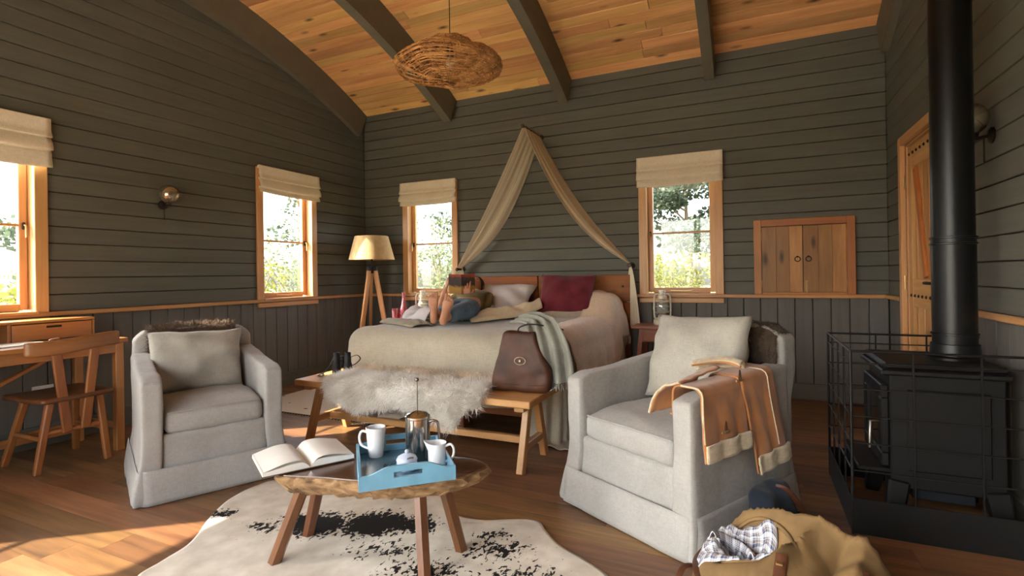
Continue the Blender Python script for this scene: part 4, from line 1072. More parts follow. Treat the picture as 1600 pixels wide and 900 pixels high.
# binoculars
M['rubber'] = plain('binocular_rubber', (26, 27, 28), 0.55, 0.1, 0.1, 40, 0.1)
bi = root('binoculars', 'black binoculars standing on the end of the bench', 'binoculars', (1.745, -2.30, .427), radians(25))
for s in (-1, 1):
    lathe('barrel', [(0, 0), (.030, 0), (.031, .02), (.029, .07), (.024, .085), (.024, .12), (.022, .124), (.022, .152), (.018, .156), (.016, .150), (0, .148)], M['rubber'], bi, (s * .040, 0, 0), 20)
boxo('bridge', (0, 0, .075), (.03, .03, .05), M['rubber'], bi, .006); lathe('focus_wheel', [(0, 0), (.014, 0), (.014, .03), (0, .03)], M['rubber'], bi, (0, -.005, .10), 14)
tube('strap', spline([(.060, .0, .12), (.11, -.01, .135), (.135, -.02, .11), (.10, -.02, .075), (.06, -.02, .06)], 6), .006, M['rubber'], bi, 6, flat=.4)
tube('strap', spline([(-.06, 0, .12), (-.085, -.02, .06), (-.12, -.03, .02), (-.15, -.06, .006), (-.11, -.075, .006), (-.13, -.03, .012)], 6), .008, M['rubber'], bi, 6, flat=.4)

# leather bag + scarf
M['leather'] = plain('brown_leather', (74, 42, 25), 0.52, var=0.16, scale=9, bump=0.25, spec=0.35)
lb = root('leather_bag', 'dark brown leather bag with a round stud, standing on the bench', 'bag', (3.165, -2.29, .4275), radians(4))
def bagf(p):
    t = (p.z + .175) / .35; k = lerp(1.0, .58, sstep(.12, 1.0, t)) + .05 * sin(pi * t); p.x *= k; p.y *= lerp(1.0, .45, t) + .12 * sin(pi * t)
    p.x += .012 * sin(t * 5) - .01; p.y += .006 * nz(p.x * 14, p.z * 14); return p
soft_box('body', (0, 0, .175), (.355, .17, .35), .022, (20, 10, 20), M['leather'], lb, bagf, None, .006, 9.0, 2)
def seam(z, wx, wy): return [(wx * cos(a), wy * sin(a), z) for a in [2 * pi * k / 32 for k in range(32)]]
boxo('base_band', (0, -.082, .045), (.30, .006, .004), M['leather'], lb, .001)
tube('handle', spline([(-.03, -.028, .335), (-.02, -.03, .375), (.04, -.01, .395), (.12, .02, .385), (.19, .04, .375), (.235, .03, .362)], 6), .008, M['black'], lb, 6, flat=.5)
rg = [(.0 + .034 * cos(2 * pi * k / 28), -.084, .185 + .022 * sin(2 * pi * k / 28)) for k in range(28)]
M['thread'] = plain('pale_thread', (206, 190, 164), 0.7)
tube('stitched_ring', rg, .0018, M['thread'], lb, 6, True)
lathe('stud', [(0, 0), (.007, 0), (.006, .004), (0, .006)], M['thread'], lb, (0, -.083, .185), 12, (pi / 2, 0, 0))
M['scarf'] = cloth('grey_wool', (126, 126, 118), (156, 156, 146), 0.95, 260, 0.4, 8.0, 0.3)
sf = root('scarf', 'grey woollen scarf with a fringe draped over the leather bag', 'scarf', (3.24, -2.24, .427))
pth = spline([(-.19, .10, .412), (-.12, .07, .418), (-.03, .03, .410), (.035, -.03, .375), (.085, -.055, .28), (.115, -.06, .16), (.130, -.065, .055)], 8); pn_ = len(pth) - 1
def sc_fn(u, v):
    i = min(pn_, int(round(v * pn_))); p = pth[i]; q_ = (pth[min(pn_, i + 1)] - pth[max(0, i - 1)]).normalized(); sd = Vector((.62, .45, .35)) if i < 16 else Vector((.9, .12, .10)); sd = (sd - q_ * sd.dot(q_)).normalized()
    wd = lerp(.13, .235, sstep(.2, .8, v)); nn = q_.cross(sd); o = (u - .5) * wd
    return p + sd * o + nn * (.020 * sin(u * 19 + v * 3) * (0.4 + v) + .008 * nz(u * 4, v * 6))
sheet('scarf_cloth', sc_fn, 30, 46, M['scarf'], sf, .004)
for k in range(24):
    p = Vector(sc_fn((k + .5) / 24, 1.0)); tube('fringe_tassel', [p, p + Vector((random.uniform(-.006, .006), -.004, -.022)), p + Vector((random.uniform(-.012, .012), -.008, -.044))], [.003, .0032, .0012], M['scarf'], sf, 5)

# ------------------------------------------------------------------ writing desk and chair by the left wall
M['desk'] = wood('desk_wood_y', (136, 86, 44), (186, 128, 72), 'Y', 0.42, 0.15, 0.15, 13.0, coat=0.25)
M['desk_z'] = wood('desk_wood_z', (140, 86, 42), (190, 128, 70), 'Z', 0.42, 0.15, 0.1, 13.0, coat=0.25)
M['desk_x'] = wood('desk_wood_x', (136, 86, 44), (186, 128, 72), 'X', 0.42, 0.15, 0.1, 13.0, coat=0.25)
dk = root('writing_desk', 'wooden writing desk with a low drawer shelf under the left window', 'desk', (0.04, -3.10, 0))
dl = 1.30
boxo('top', (.305, -dl / 2, .728), (.61, dl, .028), M['desk'], dk, .004)
boxo('apron', (.565, -dl / 2, .680), (.022, dl - .10, .066), M['desk'], dk, .003)
for y in (-.03, -dl + .03): boxo('end_apron', (.30, y, .680), (.50, .022, .066), M['desk_x'], dk, .003)
for x in (.07, .555):
    for y in (-.035, -dl + .035): boxo('leg', (x, y, .357), (.045, .05, .714), M['desk_z'], dk, .004)
bar_between('brace', (.30, -.95, .30), (.30, -.30, .63), .022, .045, M['desk_z'], dk, .003, up=(1, 0, 0))
boxo('stretcher', (.10, -dl / 2, .10), (.022, dl - .12, .05), M['desk'], dk, .003)
boxo('side_stretcher', (.31, -.035, .16), (.46, .022, .035), M['desk_x'], dk, .003)
hz = .742
boxo('shelf_top', (.115, -dl / 2, hz + .122), (.23, dl - .01, .018), M['desk'], dk, .003)
for y in (-.012, -.46, -.92, -dl + .014): boxo('shelf_divider', (.115, y, hz + .056), (.22, .016, .112), M['desk_x'], dk, .002)
for y0, y1 in ((-.022, -.452), (-.93, -dl + .024)):
    dw_ = bpy.data.objects.new('drawer', None); COL.objects.link(dw_); dw_.parent = dk; dw_.location = (.222, (y0 + y1) / 2, hz + .056)
    boxo('drawer_front', (0, 0, 0), (.018, abs(y1 - y0) - .006, .104), M['desk'], dw_, .002)
    boxo('finger_slot', (.0085, 0, .030), (.004, .085, .016), M['black'], dw_, .003)
boxo('back_board', (.008, -dl / 2, hz + .056), (.012, dl - .02, .112), M['desk'], dk, .002)
# papers on the desk
pp = root('paper_sheets', 'loose white papers lying on the writing desk', 'papers', (.40, -3.62, .7425), radians(8))
for k in range(4): boxo('sheet', (random.uniform(-.01, .01), random.uniform(-.01, .01), .001 + k * .0013), (.21, .297, .001), M['paper'], pp, 0, (0, 0, random.uniform(-.06, .06)))

M['chairw'] = wood('chair_wood_z', (122, 72, 36), (172, 112, 60), 'Z', 0.4, 0.12, 0.1, 13.0, coat=0.3)
M['chairw_y'] = wood('chair_wood_y', (122, 72, 36), (172, 112, 60), 'Y', 0.4, 0.12, 0.1, 13.0, coat=0.3)
M['seatw'] = wood('chair_seat', (70, 40, 22), (112, 68, 38), 'Y', 0.35, 0.1, 0.0, 12.0, coat=0.3)
dc = root('desk_chair', 'wooden desk chair with two slanted back slats at the writing desk', 'chair', (.545, -3.425, 0))
def seatf(p):
    p.z -= .012 * math.exp(-((p.x / .13) ** 2 + (p.y / .13) ** 2)) if p.z > 0 else 0
    p.y *= 1 - .10 * sstep(0, .22, p.x); return p
soft_box('seat', (0, 0, .430), (.42, .41, .036), .016, (16, 16, 4), M['seatw'], dc, seatf)
feet = {(-1, -1): (-.275, -.17), (-1, 1): (-.255, .19), (1, -1): (.105, -.17), (1, 1): (.165, .165)}
LT = {}
for (sx_, sy_), (fx, fy) in feet.items():
    top = Vector((sx_ * .135 + .02, sy_ * .125, .415)); LT[sx_, sy_] = (top, Vector((fx, fy, 0)))
    bar_between('leg', (fx, fy, 0), top, .030, .036, M['chairw'], dc, .006, up=(0, 1, 0), taper=1.15)
def legpt(k, z): t, f_ = LT[k]; return f_.lerp(t, z / .415)
tube('stretcher', [legpt((1, -1), .235), legpt((1, 1), .235)], .015, M['chairw_y'], dc, 8)
tube('stretcher', [legpt((-1, -1), .18), legpt((-1, 1), .18)], .013, M['chairw_y'], dc, 8)
for s in (-1, 1): tube('stretcher', [legpt((-1, s), .20), legpt((1, s), .20)], .013, M['chairw_y'], dc, 8)
mid = legpt((1, -1), .235).lerp(legpt((1, 1), .235), .5)
for s in (-1, 1):
    bar_between('back_slat', mid + Vector((.012, s * .045 + .005, -.01)), Vector((.245, s * .105 - .035, .795)), .050, .022, M['chairw'], dc, .005, up=(1, 0, 0))
def railf(p): p.x += .05 * (p.y / .23) ** 2 * -1.0; p.z += .012 * sin(p.y * 9); return p
soft_box('top_rail', (.275, -.03, .752), (.026, .475, .085), .012, (3, 24, 6), M['chairw_y'], dc, railf)
so = root('wall_socket', 'white socket plate on the wall under the desk', 'socket', (.0, -3.288, .396))
boxo('plate', (.004, 0, 0), (.012, .12, .03), plain('socket_plastic', (214, 210, 200), 0.4), so, .002)
for y in (-.03, .03): boxo('outlet', (.011, y, 0), (.004, .03, .018), M['white'], so, .001)

# ------------------------------------------------------------------ tripod lamp
M['shade'] = cloth('lampshade_linen', (184, 156, 110), (204, 178, 132), 0.9, 260, 0.3, 5.0)
tl_ = root('tripod_lamp', 'wooden tripod floor lamp with a conical linen shade in the corner', 'lamp', (.40, -.36, 0))
for k, an in enumerate((-100, 20, 140)):
    a = radians(an); bar_between('leg', (.25 * cos(a), .25 * sin(a), 0), (.035 * cos(a), .035 * sin(a), 1.20), .054, .030, M['oak_z'], tl_, .005, up=(-sin(a), cos(a), 0))
    boxo('leg_cap', (.04 * cos(a), .04 * sin(a), 1.215), (.05, .05, .05), M['black'], tl_, .006, (0, 0, a))
lathe('hub', [(0, 1.16), (.03, 1.16), (.03, 1.20), (.012, 1.21), (.012, 1.34), (.022, 1.35), (.022, 1.40), (0, 1.40)], M['black'], tl_, (0, 0, 0), 16)
lathe('bulb', [(0, 1.395), (.015, 1.40), (.03, 1.44), (.022, 1.47), (0, 1.48)], plain('bulb_glass', (236, 230, 214), 0.2), tl_, (0, 0, 0), 14)
lathe('lampshade', [(.262, 1.318), (.190, 1.592), (.187, 1.592), (.259, 1.318), (.262, 1.318)], M['shade'], tl_, (0, 0, 0), 48)
for k in range(3):
    a = k * 2 * pi / 3; tube('shade_spoke', [(0, 0, 1.405), (.247 * cos(a), .247 * sin(a), 1.36)], .002, M['black'], tl_, 5)

# ------------------------------------------------------------------ nightstands
M['night'] = wood('nightstand_x', (124, 66, 38), (166, 98, 58), 'X', 0.42, 0.15, 0.1, 12.0, coat=0.25)
M['night_z'] = wood('nightstand_z', (118, 62, 36), (158, 92, 54), 'Z', 0.42, 0.15, 0.1, 12.0, coat=0.25)
def nightstand(label, x, y, face=0):
    r = root('nightstand', label, 'nightstand', (x, y, 0), 0, 'nightstands either side of the bed')
    boxo('top', (0, 0, .626), (.48, .40, .022), M['night'], r, .004)
    boxo('case', (.03, .01, .553), (.36, .34, .122), M['night'], r, .003)
    d_ = boxo('drawer', (.03, -.166, .553), (.33, .016, .10), M['night'], r, .003)
    lathe('knob', [(0, 0), (.008, 0), (.012, .012), (0, .018)], M['black'], d_, (.09, -.008, 0), 12, (pi / 2, 0, 0))
    for sx_ in (-1, 1):
        for sy_ in (-1, 1): bar_between('leg', (sx_ * .215, sy_ * .165, 0), (sx_ * .155, sy_ * .135, .615), .040, .034, M['night_z'], r, .004, up=(0, 1, 0))
    return r
nightstand('reddish wooden nightstand with a white lantern, right of the bed', 3.655, -.24)
nightstand('wooden nightstand mostly hidden behind the lamp side of the bed', .93, -.24)
def thin_glass(name, tint, gloss=0.10):
    q = NT(name, 0.05); q.t.nodes.remove(q.b); a = q.n('BsdfTransparent'); a.inputs[0].default_value = tint; b = q.n('BsdfGlossy'); b.inputs['Roughness'].default_value = 0.04; d_ = q.n('BsdfDiffuse'); d_.inputs[0].default_value = tint
    m1_ = q.n('MixShader'); m1_.inputs[0].default_value = 0.12; q.l(a.outputs[0], m1_.inputs[1]); q.l(d_.outputs[0], m1_.inputs[2])
    m2_ = q.n('MixShader'); m2_.inputs[0].default_value = gloss; q.l(m1_.outputs[0], m2_.inputs[1]); q.l(b.outputs[0], m2_.inputs[2]); q.l(m2_.outputs[0], q.out.inputs[0]); return q.m
M['cglass'] = thin_glass('lantern_glass', (.93, .95, .92, 1)); M['pglass'] = thin_glass('pink_glass', (.80, .42, .50, 1))
M['enamel'] = plain('cream_enamel', (216, 212, 192), 0.35, var=0.05, scale=25, coat=0.3)
def lantern(label, loc, rz):
    r = root('storm_lantern', label, 'lantern', loc, rz, 'white storm lanterns on the nightstands')
    lathe('fuel_tank', [(0, 0), (.078, 0), (.082, .012), (.080, .040), (.070, .056), (.040, .066), (.036, .085), (0, .085)], M['enamel'], r, n=28)
    lathe('glass_globe', [(.036, .088), (.052, .125), (.056, .16), (.048, .205), (.036, .235), (.034, .235), (.046, .205), (.054, .16), (.050, .125), (.034, .088)], M['cglass'], r, n=28)
    lathe('chimney', [(0, .318), (.030, .316), (.034, .30), (.026, .295), (.030, .27), (.040, .262), (.042, .240), (0, .238)], M['enamel'], r, n=24)
    for s in (-1, 1):
        tube('side_tube', spline([(s * .060, 0, .050), (s * .074, 0, .09), (s * .074, 0, .235), (s * .062, 0, .275), (s * .032, 0, .282)], 6), .0075, M['enamel'], r, 8)
    lathe('burner', [(0, .085), (.026, .085), (.030, .098), (.012, .115), (0, .115)], M['brass'], r, n=16)
    for z in (.115, .165, .215): tube('globe_wire', [(.060 * cos(2 * pi * k / 20), .060 * sin(2 * pi * k / 20), z) for k in range(20)], .0016, M['enamel'], r, 5, True)
    tube('bail_handle', spline([(-.074, 0, .20), (-.076, .03, .13), (0, .085, .09), (.076, .03, .13), (.074, 0, .20)], 6), .002, M['enamel'], r, 5)
    return r
lantern('white storm lantern on the nightstand under the right window', (3.66, -.20, .638), radians(20))
lantern('white storm lantern behind the reader, under the window beside the drape', (.965, -.165, .638), radians(35))
lathe('_tmp', [(0, 0), (.01, 0)], M['pglass']); bpy.data.objects.remove(bpy.data.objects['_tmp'])
v = lathe('carafe', [(0, 0), (.058, .0), (.062, .01), (.058, .05), (.030, .15), (.017, .22), (.014, .27), (.020, .30), (.017, .30), (.011, .27), (.014, .22), (.027, .15), (.054, .05), (.054, .008), (0, .006)], M['pglass'], None, (.80, -.30, .638), 28); setk(v, 'pink glass carafe with a tall neck beside the tripod lamp', 'carafe')
v = lathe('tumbler', [(0, 0), (.030, 0), (.036, .12), (.033, .12), (.028, .008), (0, .008)], M['pglass'], None, (.735, -.375, .638), 24); setk(v, 'small pink glass tumbler beside the pink carafe', 'glass')

# ------------------------------------------------------------------ wall lamps
q = NT('mirror_glass', 0.16, 0.85); q.col(lin((176, 166, 146))); M['mercury'] = q.m
def sconce(label, loc, rz):
    r = root('wall_lamp', label, 'lamp', loc, rz, 'globe lamps on the walls')     # local +x away from the wall
    lathe('wall_plate', [(0, 0), (.038, 0), (.038, .008), (.022, .018), (0, .018)], M['dark_metal'], r, (0, 0, -.075), 20, (0, pi / 2, 0))
    tube('arm', spline([(.012, 0, -.075), (.06, 0, -.082), (.075, 0, -.072)], 5), .008, M['dark_metal'], r, 8)
    lathe('collar', [(0, -.078), (.022, -.078), (.026, -.062), (.030, -.060), (0, -.058)], M['dark_metal'], r, (.075, 0, 0), 16)
    bm = bmesh.new(); bmesh.ops.create_uvsphere(bm, u_segments=28, v_segments=18, radius=.076); bmesh_obj('globe', bm, M['mercury'], r, (.085, 0, .008), None, 180)
    tube('pull_cord', [(.03, -.006, -.08), (.03, -.006, -.20)], .0035, M['dark_metal'], r, 6)
    return r
sconce('silvered globe wall lamp on the left wall between the windows', (0, -2.475, 1.815), 0)
sconce('dark globe wall lamp on the right wall behind the stove pipe', (W, -2.03, 1.81), pi)

# ------------------------------------------------------------------ wicker pendant
q = NT('wicker', 0.6); vv_ = q.coords((1, 1, 1), False); q.col(q.ramp(q.noise(vv_, 22, 4), [(0.3, lin((128, 84, 42))), (0.7, lin((206, 152, 90)))])); M['wicker'] = q.m
pd = root('wicker_pendant', 'lumpy woven wicker pendant lamp hanging from the plank ceiling', 'lamp', (2.735, -2.39, 2.445))
rndp = random.Random(12)
def pend(phi, t):
    """t 0 = crown, 1 = rim, 2 = under-opening"""
    lump = 1 + .11 * nz(cos(phi) * 1.3, sin(phi) * 1.3, t * .8) + .03 * sin(2 * phi + .6)
    prof = [(0.03, .138), (.085, .142), (.128, .126), (.158, .088), (.205, .062), (.270, .036), (.322, -.012), (.312, -.046), (.25, -.080), (.16, -.104), (.06, -.112)]
    x = t / 2 * (len(prof) - 1); i = min(len(prof) - 2, int(x)); f = x - i; r_ = lerp(prof[i][0], prof[i + 1][0], f) * lump; z_ = lerp(prof[i][1], prof[i + 1][1], f) + .022 * nz(cos(phi) * 1.6 + 4, sin(phi) * 1.6, t)
    return Vector((r_ * cos(phi), r_ * sin(phi), z_))
bm = bmesh.new()
for k in range(64):
    ph = 2 * pi * k / 64 + rndp.uniform(-.03, .03); tw = rndp.uniform(-.25, .25); n_ = 22; a_, b_ = rndp.choice(((0, 2), (0, 2), (0, 1.3), (.7, 2)))
    add_tube(bm, [pend(ph + tw * (t / n_), lerp(a_, b_, t / n_)) * rndp.uniform(.985, 1.015) for t in range(n_ + 1)], .0026, 4)
bmesh_obj('wicker_ribs', bm, M['wicker'], pd)
bm = bmesh.new()
for k in range(120):
    t0 = 2 * ((k + .5) / 120); s0 = rndp.uniform(0, 2 * pi); ln = rndp.uniform(2.2, 6.3); sl_ = rndp.uniform(-.10, .10); n_ = 34; ns = rndp.uniform(0, 50)
    add_tube(bm, [pend(s0 + ln * t / n_, max(0.02, min(1.97, t0 + sl_ * t / n_ + .035 * nz(ns + t * .25)))) * (1 + .012 * (-1) ** t) for t in range(n_ + 1)], rndp.uniform(.0018, .003), 4)
bmesh_obj('wicker_weave', bm, M['wicker'], pd)
bm = bmesh.new()
for k in range(46):
    t0 = rndp.uniform(.3, 1.85); s0 = rndp.uniform(0, 2 * pi); ln = rndp.uniform(.6, 1.8); sl_ = rndp.uniform(-.7, .7); n_ = 14
    add_tube(bm, [pend(s0 + ln * t / n_, max(0.02, min(1.97, t0 + sl_ * t / n_))) * (.93 + .05 * rndp.random()) for t in range(n_ + 1)], .0024, 4)
bmesh_obj('loose_strands', bm, M['wicker'], pd)
lathe('bulb_holder', [(0, .10), (.02, .10), (.02, .04), (0, .04)], M['black'], pd, n=12); lathe('bulb', [(0, .04), (.016, .03), (.03, -.01), (.02, -.035), (0, -.04)], bpy.data.materials['bulb_glass'], pd, n=14)
tube('cord', [(0, 0, .10), (0, 0, arc(-2.39) - 2.445)], .003, M['black'], pd, 6)
lathe('ceiling_rose', [(0, 0), (.045, 0), (.04, -.02), (.012, -.035), (0, -.035)], M['dark_metal'], pd, (0, 0, arc(-2.39) - 2.445), 16)

# ------------------------------------------------------------------ coffee table
M['slab'] = wood('slab_top', (58, 34, 20), (104, 66, 38), 'X', 0.22, 0.1, 0.0, 8.0, coat=0.6)
q = NT('live_edge', 0.85); vv_ = q.coords((1, 1, 2.5), False); f = q.noise(vv_, 14, 6, 0.6); q.col(q.ramp(f, [(0.3, lin((88, 62, 40))), (0.55, lin((150, 118, 82))), (0.75, lin((182, 150, 110)))])); q.bump(f, 0.8, 0.01); M['bark2'] = q.m
M['tleg'] = wood('table_leg', (78, 44, 22), (122, 74, 40), 'Z', 0.38, 0.15, 0.0, 13.0, coat=0.3)
TZ = .355; TC = Vector((3.03, -3.47, 0))
ct = root('coffee_table', 'rustic live-edge log coffee table on four splayed legs', 'table', TC)
out = [(2.715, -3.70), (2.82, -3.685), (2.93, -3.655), (3.02, -3.638), (3.155, -3.600), (3.28, -3.535), (3.385, -3.440), (3.445, -3.318), (3.375, -3.262), (3.25, -3.268), (3.05, -3.325), (2.87, -3.40), (2.72, -3.49), (2.655, -3.60)]
ol = [Vector((p[0], p[1], 0)) - TC for p in out]; ol = spline(ol, 7, True)
def prism_rings(name, levels, mat, parent, jig=0.0):
    bm = bmesh.new(); R_ = []
    for k, (z, sc_, off) in enumerate(levels):
        R_.append([bm.verts.new((p.x * sc_ + off * p.normalized().x + jig * nz(p.x * 30, p.y * 30, z * 40) * (0 < k < len(levels) - 1), p.y * sc_ + off * p.normalized().y + jig * nz(p.y * 30, p.x * 30, z * 40 + 5) * (0 < k < len(levels) - 1), z)) for p in ol])
    n_ = len(ol)
    for A, B_ in zip(R_, R_[1:]):
        for k in range(n_): bm.faces.new((A[k], A[(k + 1) % n_], B_[(k + 1) % n_], B_[k]))
    bm.faces.new(R_[0][::-1]); bm.faces.new(R_[-1]); return bmesh_obj(name, bm, mat, parent, smooth=50)
prism_rings('live_edge', [(TZ - .085, .70, -.02), (TZ - .078, .84, 0), (TZ - .055, .95, 0), (TZ - .030, 1.0, .006), (TZ - .012, 1.0, .004), (TZ - .006, .995, 0)], M['bark2'], ct, .024)
prism_rings('tabletop', [(TZ - .010, .985, 0), (TZ - .002, .988, 0), (TZ, .982, 0)], M['slab'], ct)
for (fx, fy), (tx, ty) in (((2.700, -3.705), (2.795, -3.640)), ((2.655, -3.490), (2.765, -3.520)), ((3.305, -3.560), (3.235, -3.485)), ((3.330, -3.335), (3.255, -3.360))):
    bm = bmesh.new(); add_tube(bm, [Vector((fx, fy, .006)) - TC, Vector((tx, ty, TZ - .05)) - TC], [.026, .027], 6); bmesh_obj('leg', bm, M['tleg'], ct)

# tray
M['blue'] = plain('blue_paint', (104, 158, 186), 0.42, var=0.05, scale=12, coat=0.2)
M['blue_d'] = plain('blue_paint_inside', (62, 102, 122), 0.22, var=0.05, scale=6, coat=0.5)
ty = root('tray', 'pale blue wooden tray with cut-out handles on the coffee table', 'tray', (3.133, -3.453, TZ + .001), atan2(.678, .735))
tw, td_ = .350, .396
boxo('base', (0, 0, .006), (tw - .02, td_ - .02, .010), M['blue_d'], ty, .001)
def end_panel(y):
    bm = bmesh.new(); hN = 20; ht = .012 / 2
    def top(x): return .052 + .026 * sstep(.15, .06, abs(x))
    # outer outline with a slot: built as upper and lower strips around the slot
    sl0, sl1, sz0, sz1 = -.052, .052, .036, .056
    xs = sorted({-tw / 2 + tw * k / hN for k in range(hN + 1)} | {sl0, sl1})
    def quad(x0, x1, za0, za1, zb0, zb1):
        vv0 = [bm.verts.new((x, yy_, z)) for yy_ in (-ht, ht) for (x, z) in ((x0, za0), (x1, za1), (x1, zb1), (x0, zb0))]
        for f_ in ((0, 1, 2, 3), (7, 6, 5, 4), (0, 4, 5, 1), (3, 2, 6, 7), (1, 5, 6, 2), (0, 3, 7, 4)): bm.faces.new([vv0[i] for i in f_])
    for x0, x1 in zip(xs, xs[1:]):
        if x1 - x0 < 1e-6: continue
        m_ = (x0 + x1) / 2
        if sl0 < m_ < sl1: quad(x0, x1, 0, 0, sz0, sz0); quad(x0, x1, sz1, sz1, top(x0), top(x1))
        else: quad(x0, x1, 0, 0, top(x0), top(x1))
    bmesh.ops.remove_doubles(bm, verts=bm.verts, dist=1e-5)
    return bmesh_obj('handle_panel', bm, M['blue'], ty, (0, y, 0))
end_panel(-td_ / 2 + .006); end_panel(td_ / 2 - .006)
for s in (-1, 1): boxo('side_panel', (s * (tw / 2 - .006), 0, .026), (.012, td_ - .024, .052), M['blue'], ty, .002)

def tray_pt(a, b, z=.0125): return Vector((3.133 + a * .735 - b * .74, -3.453 + a * .678 + b * .67, TZ + z))
M['china'] = plain('white_china', (226, 228, 232), 0.15, var=0.01, coat=0.4)
M['steel'] = NT('polished_steel', 0.16, 1.0).col(lin((190, 188, 184))).m
q = NT('brushed_steel_dark', 0.3, 1.0); q.col(lin((120, 118, 114))); M['steel_d'] = q.m
M['coffee'] = plain('coffee', (52, 30, 18), 0.25)
mg = root('mug', 'tall white china mug on the blue tray', 'mug', tray_pt(-.084, .135), radians(195))
lathe('cup', [(0, 0), (.028, 0), (.030, .004), (.036, .06), (.041, .122), (.039, .123), (.034, .06), (.027, .008), (0, .008)], M['china'], mg, n=32)
tube('handle', spline([(.037, 0, .098), (.062, 0, .102), (.074, 0, .078), (.066, 0, .045), (.033, 0, .030)], 6), .0055, M['china'], mg, 8, flat=1.0)
fp_ = root('french_press', 'steel french press with its plunger raised on the blue tray', 'coffee pot', tray_pt(.072, .050), radians(28))
lathe('body', [(0, 0), (.046, 0), (.048, .004), (.048, .165), (.051, .168), (.051, .176), (.047, .178), (.045, .150), (0, .150)], M['steel'], fp_, n=40)
lathe('lid', [(.047, .178), (.040, .186), (.014, .193), (.006, .196), (0, .196)], M['steel'], fp_, n=32)
for k in range(6):
    a = k * pi / 3 + .3; tube('body_rib', [(.0485 * cos(a), .0485 * sin(a), .008), (.0485 * cos(a), .0485 * sin(a), .165)], .0022, M['steel_d'], fp_, 6)
tube('plunger_rod', [(0, 0, .19), (0, 0, .322)], .0024, M['steel_d'], fp_, 8); bm = bmesh.new(); bmesh.ops.create_uvsphere(bm, u_segments=16, v_segments=10, radius=.0085); bmesh_obj('plunger_knob', bm, M['steel_d'], fp_, (0, 0, .324), None, 180)
tube('handle', spline([(.047, 0, .150), (.070, 0, .152), (.084, 0, .140), (.088, 0, .09), (.088, 0, .035), (.074, 0, .020), (.048, 0, .022)], 6), .0058, M['steel'], fp_, 8)
jg = root('milk_jug', 'small white milk jug with a pouring lip on the blue tray', 'jug', tray_pt(.122, -.065), radians(18))
bm = bmesh.new(); add_lathe(bm, [(0, 0), (.031, 0), (.034, .004), (.036, .03), (.034, .06), (.035, .085), (.037, .092), (.035, .092), (.032, .06), (.033, .03), (.030, .008), (0, .008)], 32)
for v in bm.verts:
    if v.co.z > .05:
        a = atan2(v.co.y, -v.co.x); k = math.exp(-(a / .42) ** 2) * sstep(.05, .092, v.co.z); v.co.x -= .020 * k; v.co.z += .008 * k
bmesh_obj('jug_body', bm, M['china'], jg, smooth=60)
tube('handle', spline([(.034, 0, .078), (.056, 0, .086), (.068, 0, .066), (.062, 0, .036), (.036, 0, .018)], 6), .005, M['china'], jg, 8)
sg_ = root('sugar_pot', 'small pale blue-white sugar pot with a lid on the blue tray', 'sugar pot', tray_pt(.004, -.062), 0)
lathe('pot', [(0, 0), (.032, 0), (.038, .008), (.040, .030), (.038, .038), (.036, .038), (.036, .010), (0, .006)], plain('pale_blue_china', (190, 202, 224), 0.15, var=0.01, coat=0.4), sg_, n=32)
lathe('lid', [(.041, .038), (.041, .041), (.034, .052), (.016, .060), (.007, .062), (.009, .070), (.005, .076), (0, .077)], bpy.data.materials['pale_blue_china'], sg_, n=32)
tube('sugar_spoon', spline([(.012, -.02, .045), (.035, -.03, .058), (.055, -.035, .064)], 4), .0035, M['steel_d'], sg_, 6)
for k, (a, b, rz) in enumerate(((-.070, -.080, 1.85), (-.086, -.074, 1.95), (-.100, -.066, 2.02))):
    t_ = tray_pt(a, b, .0135); r = root('teaspoon', ('steel teaspoon nearest the sugar pot in the tray corner', 'brass-bowled teaspoon between two steel ones in the tray corner', 'steel teaspoon nearest the tray side in the tray corner')[k], 'spoon', t_, rz, 'teaspoons on the tray')
    tube('handle', spline([(0, 0, .002), (.04, 0, .004), (.085, 0, .003)], 4), .0022, M['steel_d'], r, 6)
    lathe('bowl', [(0, 0), (.008, .001), (.0125, .004), (.0115, .0045), (.007, .002), (0, .0012)], M['brass'] if k == 1 else M['steel_d'], r, (-.012, 0, .001), 16)

# open book on the coffee table
ob = root('open_book', 'large open book with blank-looking pages on the left end of the coffee table', 'book', (2.688, -3.545, TZ + .004), atan2(.51, -.86) - pi / 2)
M['page'] = plain('white_page', (232, 230, 224), 0.85, var=0.02, scale=6)
for sg in (-1, 1):
    def pg(u, v, sg=sg):
        x = u * .175; z = .026 * (1 - (1 - min(1, u / .22)) ** 2) * (1 - .42 * sstep(.25, 1, u)) + .003; return (sg * x, (v - .5) * .26, z)
    me = grid_mesh('page_block', pg, 18, 8); bm = bmesh.new(); bm.from_mesh(me)
    r_ = bmesh.ops.extrude_face_region(bm, geom=list(bm.faces)); 
    for e_ in r_['geom']:
        if isinstance(e_, bmesh.types.BMVert): e_.co.z = .003
    bmesh.ops.recalc_face_normals(bm, faces=bm.faces); bm.to_mesh(me); bm.free(); shade(me, 40); mobj('page_block', me, M['page'], ob)
    boxo('cover', (sg * .090, 0, .0015), (.180, .268, .003), plain('book_cover_%d' % (sg + 1), (96, 84, 70), 0.6), ob, .0008)
    me = grid_mesh('loose_page', lambda u, v, sg=sg: Vector(pg(u * .97, v)) + Vector((0, 0, .0012 + .010 * sin(pi * u))), 14, 6); mobj('loose_page', me, M['page'], ob)

